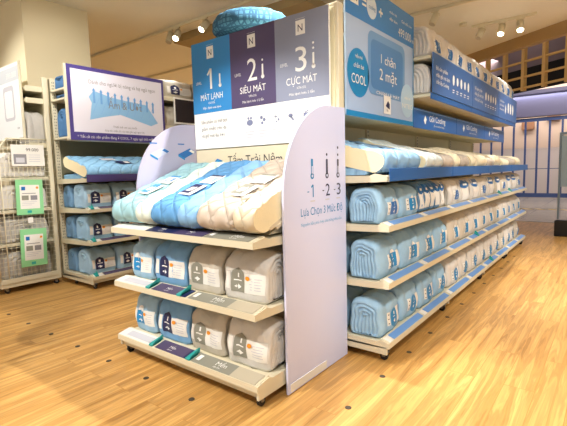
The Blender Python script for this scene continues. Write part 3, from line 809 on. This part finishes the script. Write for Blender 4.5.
# packs on the long display
def lay(y): return y
rows = [(.1285, 'bottom shelf', 'bluearch'), (.4925, 'second shelf', 'bluerect'), (.8335, 'third shelf', 'bluerect')]
PW = .315; step = .336
for r_, (z, rn, lab) in enumerate(rows):
    n_ = 14
    for i in range(n_):
        y = GY0 + .02 + PW/2 + step*i + .012*hsh(i, r_)
        if r_ == 2 and 2 <= i <= 3: continue
        col = 'light' if i < (4, 4, 2)[r_] else ('grey' if hsh(i, r_, 2) > .3 else 'beige')
        cn = {'light': 'light blue', 'grey': 'pale grey', 'beige': 'warm grey'}[col]
        lb = lab if not (r_ == 2 and i == 0) else 'deeprect'
        if r_ == 2 and i > 3: 
            lb = 'bag' if i in (5, 6, 8, 9, 11, 12) else 'deeprect'
        pack((-1.205 - .012*hsh(i, r_, 5), y, z), R(90 + 5*(hsh(i, 9, r_)-.5)), ((PW, .205, (.235, .245, .22)[r_]), col, lb), (i*2 + r_) % 4, '%s quilt pack, long display, %s, %s from the near end' % (cn, rn, o_[i].replace('nearest', 'first')), 'quilt packs on the %s' % rn)
    for i in range(4):
        y = GY0 + .02 + PW/2 + step*i
        pack((-1.475, y + .03, z), R(90), ((PW, .22, (.24, .24, .215)[r_]), 'light' if i < 2 else 'mid', None), (i + r_) % 4, '%s rear-row quilt, long display, %s, %s from the near end' % ('light blue' if i < 2 else 'grey', rn, o_[i].replace('nearest', 'first')), 'rear row of quilts on the long display')
# pillow bags with blue header
for i in range(5):
    pack((-1.215, GY0 + .742 + .116*i, .8335 + .012), R(90 + 3*(hsh(i)-.5)), ((.10, .20, .215), 'dusk' if i < 4 else 'grey', 'bag'), i % 4, 'narrow white pillow bag with blue top on the third shelf, %s of five' % o_[i].replace('nearest', 'nearest'), 'narrow pillow bags', 'pillow bag', 'pillow_bag')
# toppers on the blue-strip shelf
ty = GY0 + .02; k = 0
tps = [(.60, 'light', 13), (.42, 'mint', 15), (.30, 'mid', 15), (.20, 'cream', 12), (.34, 'mid', 13), (.20, 'cream', 12), (.36, 'cream', 13), (.36, 'mid', 12), (.42, 'cream', 10), (.40, 'cream', 12), (.42, 'mid', 10), (.36, 'cream', 9)]
TC2 = {'light': ('light_topper_cloth', '#8fb9dc', 'light blue'), 'mint': ('white_mint_topper_cloth', '#d7e6ea', 'white and mint'), 'mid': ('taupe_topper_cloth', '#b9aea0', 'taupe'), 'cream': ('cream_topper_cloth', '#e6dcc0', 'cream')}
for i, (w_, c_, an) in enumerate(tps):
    if ty + w_ > GY0 + 4.8: break
    nm, hx, cn = TC2[c_]; f1 = quilt_mat(nm, hx, .09, R(12))
    ang = R(an)
    e = empty('mattress_topper', (-1.055 - .03*hsh(i, 11), ty, 1.131), R(90 + (3*(hsh(i, 6)-.5) if i else 0)), '%s folded mattress topper on the blue-edged shelf, %s from the near end' % (cn, o_[i].replace('nearest', 'first')), 'mattress topper', 'mattress toppers on the blue-edged shelf')
    t = .135 if i == 0 else .10 + .045*hsh(i, 3); ang += R(4*(hsh(i, 8)-.5))
    topper_part(.004, w_-.02, .60 - .08*hsh(i, 2), t, ang, f1, i*.7, capm=f1, endm=foam if c_ in ('light', 'mint') or i % 2 == 1 else f1, q=.09).build('quilted_cover', e)
    # folded part lying flat under the wedge
    bb = topper_part(.005, w_-.016, .50, .055, R(0), f1 if c_ != 'mint' else foam, i+5, quilt=False)
    bb.v = [(x, y+.09, zz) for x, y, zz in bb.v]
    u_ = bb.build('under_fold', e)
    if c_ in ('light', 'mid'):
        p = Print((0, 0, 0), (1, 0, 0), (0, math.cos(ang), math.sin(ang)), (0, -math.sin(ang), math.cos(ang)))
        p.O = Vector((0, 0, 0)) + p.N*(t+.006); p.rect(w_*.55, .10, .06, .35, blue if c_ == 'light' else navy); p.up(); p.rect(w_*.57, .13, .02, .1, white)
        p.build('sewn_card', e)
    ty += w_ + .004

# rolls on upper and top shelves
j = 0
for i in range(11):
    y = GY0 + BW + .02 + .15 + .322*i
    pack((-1.215 - .15, y, 2.0605), R(90 + 3*(hsh(i, 4)-.5)), ((.30, .27, .255), 'grey', 'toprect'), i % 4, 'pale grey quilt roll with blue label on the top shelf, %s from the near end' % o_[i].replace('nearest', 'first'), 'quilt rolls on the top shelf')
for i in range(3):
    y = GY0 + BW + .02 + .15 + .322*i
    pack((-1.215 - .16, y, 1.7605), R(90), ((.30, .29, .255), 'grey', None), (i+2) % 4, 'pale grey quilt roll behind the first tall blue panel, %s from the near end' % o_[i].replace('nearest', 'first'), 'quilt rolls on the upper shelf')

# round woven floor cushions
cushm = bpy.data.materials.new('teal_blue_woven_check'); cushm.use_nodes = True
nt = cushm.node_tree; bs = nt.nodes['Principled BSDF']; tcn = nt.nodes.new('ShaderNodeUVMap')
def cushion(z, r, h, label, seed):
    b = MB(); K = 40; J = 18; vs = []
    for i in range(K):
        a = 2*PI*i/K
        for jn in range(J):
            t = 2*PI*jn/J; rr_ = r - h/2 + (h/2)*math.cos(t); zz = h/2 + h/2*math.sin(t)
            rr_ += .008*sn(a*9, t*2, seed); zz += .004*sn(a*7, t*3, seed+1) if zz > .02 else 0
            vs.append((rr_*math.cos(a), rr_*math.sin(a), max(0, zz)))
    b.add(vs, [(i*J+jn, i*J+(jn+1) % J, ((i+1) % K)*J+(jn+1) % J, ((i+1) % K)*J+jn) for i in range(K) for jn in range(J)], cushm, True)
    e = empty('round_cushion', (-2.27, 2.575, z), 0, label, 'cushion', 'round cushions on top of the display')
    b.build('padded_ring', e)
    c = MB(); vs = [(0, 0, h*.72)]; 
    for q in (.35, .7, 1.0):
        for i in range(K): a = 2*PI*i/K; vs.append(((r-h*.62)*q*math.cos(a), (r-h*.62)*q*math.sin(a), h*.72 - .02*q*q))
    fs = [(0, 1+i, 1+(i+1) % K) for i in range(K)] + [(1+q*K+i, 1+q*K+(i+1) % K, 1+(q+1)*K+(i+1) % K, 1+(q+1)*K+i) for q in range(2) for i in range(K)]
    c.add(vs, fs, cushm, True); c.add([(x, y, .02) for x, y, _ in vs], fs, cushm, True)
    c.build('centre_pad', e)
tco = nt.nodes.new('ShaderNodeTexCoord'); ck = nt.nodes.new('ShaderNodeTexVoronoi'); ck.distance = 'CHEBYCHEV'; ck.inputs['Scale'].default_value = 30; ck.inputs['Randomness'].default_value = .12
rp = nt.nodes.new('ShaderNodeValToRGB'); rp.color_ramp.interpolation = 'CONSTANT'; rp.color_ramp.elements[0].color = lin('#4d86a6'); rp.color_ramp.elements[1].position = .36; rp.color_ramp.elements[1].color = lin('#2a5b7c')
nt.links.new(tco.outputs['Object'], ck.inputs['Vector']); nt.links.new(ck.outputs['Distance'], rp.inputs[0]); nt.links.new(rp.outputs[0], bs.inputs['Base Color']); bs.inputs['Roughness'].default_value = .85
cushion(2.0405, .275, .14, 'round teal blue woven cushion lying flat under another one on top of the display', 1)
cushion(2.1855, .30, .155, 'round teal blue woven cushion stacked uppermost on top of the display', 2)

# ================================================================== LEFT GONDOLA (shelves face the aisle)
LX = -4.18; LS = -4.83; LD = LX - LS
for i in range(3):
    y0 = 2.18 + 1.2*i
    e = empty('shelving_bay', (LS, y0, 0), R(90), 'cream shelving bay along the left aisle, %s' % ('nearest, beside the wire mesh stand', 'just behind the light box', 'farthest along')[i], 'shelving', 'bays of the left display')
    b = MB(); b.bbox(.012, 1.188, -LD+.03, .01, .06, .10, cream, .003); b.bbox(0.001, .014, -LD+.012, .01, .052, .104, cream, .003); b.build('base_frame', e)
    for x in (.045, 1.15): caster(e, x, -LD+.04)
    caster(e, .045, -.22)
    b = MB(); b.box(.001, 1.199, -.01, .01, .1, 2.2, mat('olive_grey_back_panel', '#7d7a62', .6)); b.build('back_panel', e)
    upright(e, .03, 0.0, 2.21, .055)
    tk = [(.02, .12, paper, None), (.13, .55, plum, None), (.58, 1.18, plum, 'T')]
    for z in (.10, .46, .795): shelf(e, .001, 1.199, -LD, -.011, z, tk, tray=.06, clips=(.06,) if i == 0 else ())
    shelf(e, .001, 1.199, -LD, -.011, 1.105, None, purp)
    for z in ((1.58, 1.98, 2.08) if i == 0 else (1.77, 2.13)):
        b = MB(); b.bbox(.001, 1.199, -.32, -.011, z-.02, z, cream, .003); b.bbox(.001, 1.199, -.328, -.32, z-.045, z+.005, cream, .002); b.build('upper_shelf', e)
for r_, (z, rn) in enumerate(((.1355, 'bottom'), (.4955, 'second'), (.8305, 'third'))):
    for i in range(5):
        y = 2.20 + .155 + .322*i
        pack((LX-.10-.125, y, z), R(90), ((.30, .235, .255), 'aqua' if r_ != 1 else 'light', 'leftnavy'), (i+r_) % 4, 'pale blue quilt with navy arch label, left display, %s shelf, %s from the near end' % (rn, o_[i].replace('nearest', 'first')), 'quilt packs on the left display')
        if i < 2: pack((LX-.10-.39, y, z), R(90), ((.29, .19, .245), 'dusk', None), (i+r_+1) % 4, 'muted blue rear quilt, left display, %s shelf, %s from the near end' % (rn, o_[i].replace('nearest', 'first')), 'rear quilts on the left display')
for i, (y, w_) in enumerate(((2.20, 1.1), (3.40, 1.0))):
    f1 = quilt_mat('soft_blue_topper_cloth', '#7faed0', .062, R(16))
    e = empty('mattress_topper', (LX-.03, y, 1.142), R(90), ('soft blue folded mattress topper with cream foam end on the left display', 'soft blue folded mattress topper farther back on the left display')[i], 'mattress topper', 'mattress toppers on the left display')
    topper_part(0, w_, .50, .12, R(16), f1, i+.2, endm=foam, capm=f1).build('quilted_cover', e)
    bb = topper_part(.01, w_-.01, .42, .05, 0, f1, i+5, quilt=False); bb.v = [(x, yy+.08, zz) for x, yy, zz in bb.v]; bb.build('under_fold', e)
    p = Print((0, 0, 0), (1, 0, 0), (0, math.cos(R(16)), math.sin(R(16))), (0, -math.sin(R(16)), math.cos(R(16)))); p.O = p.N*.127
    p.rect(.42, .10, .16, .12, navy); p.rect(.30, .25, .16, .08, faint); p.up(); p.rect(.50, .13, .06, .06, paper); p.build('sewn_card', e)
for i, (z, h_) in enumerate(((2.0805, .15), (1.5805, .30))):
    pack((-4.62-.05, 2.20+.16, z), R(90), ((.29, .22, h_), 'deep', None if i == 0 else 'bluerect'), i, ('deep blue folded quilt on the highest shelf beside the light box', 'deep blue quilt pack between the post and the light box')[i], None, 'quilt')
pack((-4.67, 2.36, 1.9805+.0), R(90), ((.29, .20, .058), 'deep', None), 2, 'thin deep blue folded quilt wedged between two upper shelves beside the light box', None, 'quilt')
for i in range(2):
    pack((-4.655, 3.40 + .27 + .49*i, 2.1305), R(90), ((.44, .24, .24), 'beige', 'leftnavy'), i+1, ('cream bagged quilt with navy label above the dark board', 'cream bagged quilt farther back on the high left shelf')[i], 'cream quilts on the high left shelf')
pack((-4.66, 3.40 + .16, 1.7705), R(90), ((.28, .24, .27), 'beige', None), 3, 'cream folded quilt beside the dark framed board on the left display', None, 'quilt')
# lit sign
SG = empty('light_box_sign', (0, 0, 0), 0, 'white sign with purple border and blue mat picture above the left display', 'sign')
b = MB(); b.bbox(-4.50, -4.47, 2.18, 3.385, 1.545, 2.315, cream, .003); b.build('sign_frame', SG)
p = Print((-4.47, 2.18, 1.545), (0, 1, 0), (0, 0, 1), (1, 0, 0))
p.rect(.02, .0, 1.185, .77, mat('sign_purple', '#4a3f86', .4)); p.up(); p.rect(.06, .085, 1.115, .645, mat('sign_white', '#e6e4f0', .4))
p.up(); p.text('Dành cho người bị nóng và hạ ngủ ngon', .25, .60, .06, ink, 'l', .83)
pts = [(.24, .22), (.27, .40), (.24, .46), (.30, .53), (.5, .48), (.7, .46), (.95, .44), (1.1, .24), (1.0, .20), (.8, .25), (.6, .30), (.4, .26)]
p.poly(pts, mat('mat_picture_blue', '#8fc0e8', .4))
p.up()
for t in range(8): p.line((.27+.1*t, .28+.01*(t % 2)), (.36+.1*t, .46), .004, sky)
for k in range(10):
    u = .30 + .082*k; p.line((u, .40-.005*k), (u, .53-.008*k), .024, mat('mat_picture_arrow', '#6fa6de', .4)); p.poly([(u-.02, .53-.008*k), (u+.02, .53-.008*k), (u, .56-.008*k)], MATS['mat_picture_arrow'])
p.up(); p.text('Ấm & Ướt', .46, .36, .12, ink, 'l', .42)
p.text('Thiết kế với các khối', .5, .15, .03, ink, 'l', .3); p.text('Giúp tản nhiệt tốt, cho bạn giấc ngủ ngon hơn', .40, .105, .03, ink, 'l', .5)
p.text('* Tất cả các sản phẩm đang ở COOL, 7 ngày ngủ thử miễn phí', .09, .025, .04, white, 'l', 1.0)
p.build('sign_print', SG)
# dark framed board
DB = empty('framed_board', (0, 0, 0), 0, 'dark square board with white frame on the high left shelf', 'sign')
b = MB(); b.bbox(-4.47, -4.455, 3.53, 3.95, 1.80, 2.13, white, .002); b.build('frame', DB)
p = Print((-4.455, 3.53, 1.80), (0, 1, 0), (0, 0, 1), (1, 0, 0)); p.rect(.015, .02, .39, .29, mat('charcoal_print', '#26232c', .4)); p.build('dark_face', DB)
DB['label'] = 'dark charcoal board with a white frame below the cream quilt on the high left shelf'

# ================================================================== LEFT END STAND WITH WIRE MESH SIDE
ME = empty('mesh_display_stand', (0, 0, 0), 0, 'cream display stand with a wire mesh side at the left edge', 'display stand')
mx0, mx1, my0, my1 = -6.0, -4.80, 1.56, 2.15
b = MB(); b.bbox(mx0, mx1, my0, my1, .06, .105, cream, .003); b.build('base_frame', ME)
for x, y in ((mx1-.04, my0+.05), (mx1-.03, my1-.06), (mx0+.04, my0+.05)): caster(ME, x, y)
for z in (.105, .48, .82, 1.15, 1.50, 1.96, 2.08):
    b = MB(); yy0 = my0+.01 if z < 1.3 else 1.94; b.bbox(mx0, mx1-.03, yy0, my1, z-.01, z+.02, cream, .003)
    if z > 1.3: b.bbox(mx1-.03, mx1-.02, yy0, my1-.02, z-.025, z+.03, cream, .002)
    b.build('shelf', ME)
b = MB(); b.bbox(mx0, mx1-.04, my1-.012, my1, .105, 2.1, creamd, .003); b.build('back_panel', ME)
b = MB(); b.bbox(mx1-.04, mx1, my1-.045, my1, .1, 2.21, cream, .003); b.build('corner_post', ME)
b = MB()
zt = 1.56
b.tube((mx1, my0, .13), (mx1, my0, 1.35), .009, cream, 8); b.tube((mx1, my0+.0, 1.35), (mx1, my0+.16, zt), .009, cream, 8); b.tube((mx1, my0+.16, zt), (mx1, my1-.05, zt), .008, cream, 8)
b.box(mx1-.01, mx1+.01, my0, my1-.04, .105, .15, cream)
b.tube((mx1, my0+.08, .13), (mx1, my0+.08, 1.45), .006, cream, 8)
y = my0+.04
while y < my1-.05: b.tube((mx1-.004, y, .14), (mx1-.004, y, 1.35 if y < my0+.1 else zt), .0022, cream, 5); y += .042
z = .19
while z < 1.55: b.tube((mx1-.001, my0, z) if z < 1.35 else (mx1-.001, my0+.15, z), (mx1-.001, my1-.045, z), .0022, cream, 5); z += .045
b.build('wire_mesh_panel', ME)
for k_, (z, hh) in enumerate(((.1255, .27), (.5005, .25), (.8405, .24), (1.1705, .25))):
    for j in range(2):
        pack((mx1-.05-.16-.36*j, 1.585+.27, z), R(0), ((.33, .44, hh), 'mid' if k_ < 2 else 'grey', None), (j+k_) % 4, 'grey quilt behind the wire mesh, %s level, %s' % (('lowest', 'second', 'third', 'fourth')[k_], ('against the mesh', 'one pack in from the mesh')[j]), 'quilts inside the mesh stand')
pack((mx1-.17, 2.035, 1.5205), R(90), ((.19, .24, .34), 'mid', None), 1, 'upright rolled grey quilt between the corner post and the white poster', None, 'quilt')
# sign holders
def holder(y0, z0, y1, z1, label, tilt):
    e = empty('sign_holder', (mx1+.012, (y0+y1)/2, z1), 0, label, 'sign holder', 'green sign holders on the mesh'); e.rotation_euler = (R(tilt), 0, 0)
    w_ = y1-y0; h_ = z1-z0
    bb = MB(); bb.bbox(0, .006, -w_/2, w_/2, -h_, 0, green, .001); bb.build('green_frame', e)
    p = Print((.006, -w_/2, -h_), (0, 1, 0), (0, 0, 1), (1, 0, 0)); p.rect(w_*.14, h_*.17, w_*.72, h_*.68, paper); p.up()
    p.rect(w_*.2, h_*.70, w_*.14, h_*.1, blue); p.disc(w_*.78, h_*.77, w_*.05, orange); p.rect(w_*.2, h_*.42, w_*.25, h_*.13, olive); p.rect(w_*.52, h_*.42, w_*.25, h_*.13, ink)
    for j in range(3): p.rect(w_*.2, h_*(.36-.045*j), w_*(.55-.1*j), h_*.014, faint)
    p.rect(w_*.22, h_*.60, w_*.5, h_*.02, ink); p.rect(w_*.38, h_*.05, w_*.16, h_*.07, teal)
    p.build('sheet', e)
    c = MB(); c.tube((-.010, -w_*.25, .0), (.004, -w_*.25, -.02), .004, chrome, 6); c.tube((-.010, w_*.25, .0), (.004, w_*.25, -.02), .004, chrome, 6); c.build('hook', e)
holder(1.76, .785, 2.02, 1.145, 'upper green framed information sheet hanging on the wire mesh', -1.5)
holder(1.765, .245, 2.02, .635, 'lower green framed information sheet hanging on the wire mesh', -2)
e = empty('price_card', (mx1+.012, 0, 0), 0, 'white price card with small bed photo clipped high on the wire mesh', 'price card')
b = MB(); b.bbox(0, .003, 1.745, 2.06, 1.285, 1.50, paper, .001); b.build('card', e)
p = Print((.003, 1.745, 1.285), (0, 1, 0), (0, 0, 1), (1, 0, 0)); p.text('99.000', .14, .15, .045, inkd, 'l', .12); p.rect(.02, .02, .12, .10, ink); p.up().rect(.04, .035, .08, .05, faint)
for j in range(4): p.rect(.16, .11-.022*j, .11, .006, faint)
p.build('card_print', e)
e = MB().bbox(mx1+.012, mx1+.016, 1.85, 1.90, .70, .755, paper, .001).build('price_tag'); tag(e, 'tiny white price tag on the wire mesh between the two green sheets', 'price tag')
# white poster
PO = empty('poster_board', (0, 1.93, 0), 0, 'bright white poster board with cream frame high at the left edge', 'sign')
b = MB(); b.bbox(-6.0, -4.86, -.02, .0, 1.575, 2.36, cream, .003); b.build('poster_frame', PO)
p = Print((-6.0, -.02, 1.575), (1, 0, 0), (0, 0, 1), (0, -1, 0)); p.rect(.01, .01, 1.11, .765, mat('poster_white', '#eef2f4', .4)); p.up(); p.rect(.01, .60, 1.11, .14, mat('poster_grey', '#cfd6dc', .4)); p.rrect(.7, .2, .27, .36, .04, faint)
p.up().text('399.000', .82, .635, .08, white, 'l', .25); p.rrect(.73, .23, .21, .28, .03, MATS['poster_white'])
p.text('NEW', 1.0, .1, .03, ink); p.build('poster_print', PO)

# ================================================================== CEILING LIGHTS
def track(x0, x1, y, label):
    b = MB(); b.bbox(x0, x1, y-.017, y+.017, 3.165, 3.1995, cream, .003); o = b.build('lighting_track'); tag(o, label, 'lighting track', 'ceiling lighting tracks'); return o
track(-7.3, -3.0, 3.97, 'long ceiling lighting track over the left aisle, carrying the lamp pair')
track(-3.6, -1.0, 5.76, 'ceiling lighting track above the top shelf of the long display')
track(-1.76, -.93, 6.84, 'short ceiling lighting track with three spotlights at the right')
track(-7.9, -5.2, 5.56, 'far ceiling lighting track behind the white bordered sign')
lens_on = mat('lit_lamp_lens', '#fff3da', .4, emit=14)
lens_off = mat('unlit_lamp_lens', '#b9b2a4', .3)
def head(x, y, tgt, on, label, r=.045, L=.15, power=60):
    e = empty('spotlight', (x, y, 3.165), 0, label, 'ceiling spotlight', 'ceiling track spotlights')
    b = MB(); b.bbox(-.05, .05, -.015, .015, -.02, .001, cream, .002); b.tube((0, 0, -.02), (0, 0, -.075), .008, cream, 8); b.build('bracket', e)
    dr = (Vector(tgt) - Vector((x, y, 3.09))).normalized(); c0 = Vector((0, 0, -.085)) - dr*L*.35; c1 = c0 + dr*L
    b = MB(); b.tube(c0, c1, r, cream, 18); b.build('lamp_housing', e)
    b = MB(); b.tube(c1, c1+dr*.004, r*.86, lens_on if on else lens_off, 18); b.build('lens', e)
    if on: spot('spotlight_beam', Vector((x, y, 3.165)) + c1 + dr*.03, tgt, power, 60, .7, .04)
head(-5.02, 3.97, (-4.9, 3.0, 1.0), False, 'unlit white spotlight, left one of the pair on the long track')
head(-4.86, 3.97, (-4.3, 2.4, 1.0), True, 'lit white spotlight, right one of the pair on the long track', power=40)
head(-4.30, 3.97, (-4.6, 2.0, .8), True, 'lit white spotlight on the track, beside the round cushions', power=40)
head(-1.93, 5.76, (-2.6, 4.9, 1.0), False, 'unlit white spotlight above the nearest roll on the top shelf')
head(-1.63, 6.84, (-2.1, 6.2, 1.8), False, 'unlit white spotlight, left of the three on the short track')
head(-1.36, 6.84, (-1.5, 5.5, .5), True, 'lit white spotlight, middle of the three on the short track', power=60)
head(-1.13, 6.84, (-.8, 5.4, .3), True, 'lit white spotlight, right of the three on the short track', power=60)
b = MB(); b.tube((-1.82, 5.72+.9, 3.16), (-1.82, 5.72+.9, 3.1995), .05, cream, 18); o = b.build('smoke_detector'); tag(o, 'small round smoke detector on the ceiling above the long display', 'smoke detector')

# ================================================================== FAR END: gate, mall, lattice
GT = empty('folding_gate', (0, 17.05, 0), 0, 'dark blue barred folding gate closing the shop entrance at the far end', 'gate')
gm = mat('dark_blue_gate_paint', '#3b4f80', .4)
b = MB(); b.box(-4.2, 2, -.03, .03, 2.62, 2.74, gm); b.box(-4.2, 2, -.03, .03, .03, .17, gm); b.build('gate_rail', GT)
for k in range(17):
    x = -4.0 + .36*k
    b = MB(); b.box(x-.03, x+.03, -.025, .025, .17, 2.62, gm); b.build('gate_bar', GT)
b = MB(); b.box(-4.2, 2, -.008, .008, 1.0, 1.02, gm); b.build('cross_wire', GT)
# mall shopfront behind
b = MB(); b.box(-6, 4, 18.0, 18.05, .0, 1.75, mat('frosted_panel', '#e9dad2', .5, noise=.03)); o = b.build('frosted_screen'); tag(o, 'pale frosted screen standing behind the far blue gate', 'screen')
for k in range(5):
    b = MB(); b.box(-3.2+.9*k, -3.0+.9*k+.25, 20.3, 20.45, 2.6 + .3*(k % 2), 2.9+.3*(k % 2), mat('brown_shop_shape', '#a5785a', .5)); o = b.build('shop_sign'); tag(o, 'small brown shop fitting seen through the far gate, %s from the left' % o_[k].replace('nearest', 'first'), 'shop fitting', 'brown fittings in the far shop')
# hazard tape
hz = bpy.data.materials.new('black_yellow_hazard_tape'); hz.use_nodes = True; nt = hz.node_tree; bs = nt.nodes['Principled BSDF']
tcn = nt.nodes.new('ShaderNodeTexCoord'); wv = nt.nodes.new('ShaderNodeTexWave'); wv.bands_direction = 'DIAGONAL'; wv.inputs['Scale'].default_value = 2.2
rp = nt.nodes.new('ShaderNodeValToRGB'); rp.color_ramp.interpolation = 'CONSTANT'; rp.color_ramp.elements[0].color = lin('#22201c'); rp.color_ramp.elements[1].position = .5; rp.color_ramp.elements[1].color = lin('#c9a640')
nt.links.new(tcn.outputs['Object'], wv.inputs[0]); nt.links.new(wv.outputs[1], rp.inputs[0]); nt.links.new(rp.outputs[0], bs.inputs['Base Color'])
b = MB(); b.box(-5, 3, 12.75, 12.95, -.001, .001, hz); o = b.build('hazard_tape'); tag(o, 'black and yellow hazard tape stuck across the grey tiles before the gate', 'tape')
# security post
SP = empty('security_post', (-.68, 8.15, 0), 0, 'tall grey blue security antenna with black foot at the right edge', 'security post')
b = MB(); b.bbox(-.09, .30, -.05, .05, 0, .26, black, .01); b.build('foot', SP)
am = mat('grey_blue_metal', '#7d93a8', .35, .3)
b = MB(); b.bbox(-.06, -.03, -.03, .03, .28, 1.62, am, .005); b.bbox(.23, .26, -.03, .03, .28, 1.62, am, .005); b.bbox(-.06, .26, -.03, .03, 1.62, 1.66, am, .005); b.build('loop_frame', SP)
b = MB(); b.bbox(-.028, .228, -.012, .012, .8, 1.61, mat('blue_screen_panel', '#a9c8e2', .3)); b.build('panel', SP)
# timber lattice upstairs, on the same diagonal as the ceiling edge
LT = empty('timber_lattice', (0, 0, 0), 0, 'timber framed lattice window above the lilac fascia by the ceiling edge', 'lattice')
tim = mat('honey_timber', '#d9ae68', .6, noise=.1, nscale=4)
base = (-2.5, 12.4)
cosd = 1
for k in range(16):
    b = MB(); s0 = -2.7 + .56*k
    diag(b, s0, s0+.08, 0, .10, 2.95, 4.35, tim, base); b.build('timber_post', LT)
for z in (3.0, 3.26, 3.62, 4.0):
    b = MB(); diag(b, -3, 6.2, .02, .06, z, z+.045, tim, base); b.build('timber_rail', LT)
b = MB(); diag(b, -3, 6.4, .6, .1, 3.05, 3.62, mat('black_opening', '#131216', .8), base); o = b.build('dark_opening_sheet'); tag(o, 'black sheet standing in for dark openings behind the timber lattice', 'dark opening')  # added sheet; the darkness of the openings is put into its colour
b = MB(); diag(b, -3, 6.4, .9, .1, 3.6, 5.2, mat('lilac_brown_wall', '#8c7a80', .7), base); struct('wall_upper', b)
bpy.context.view_layer.update()
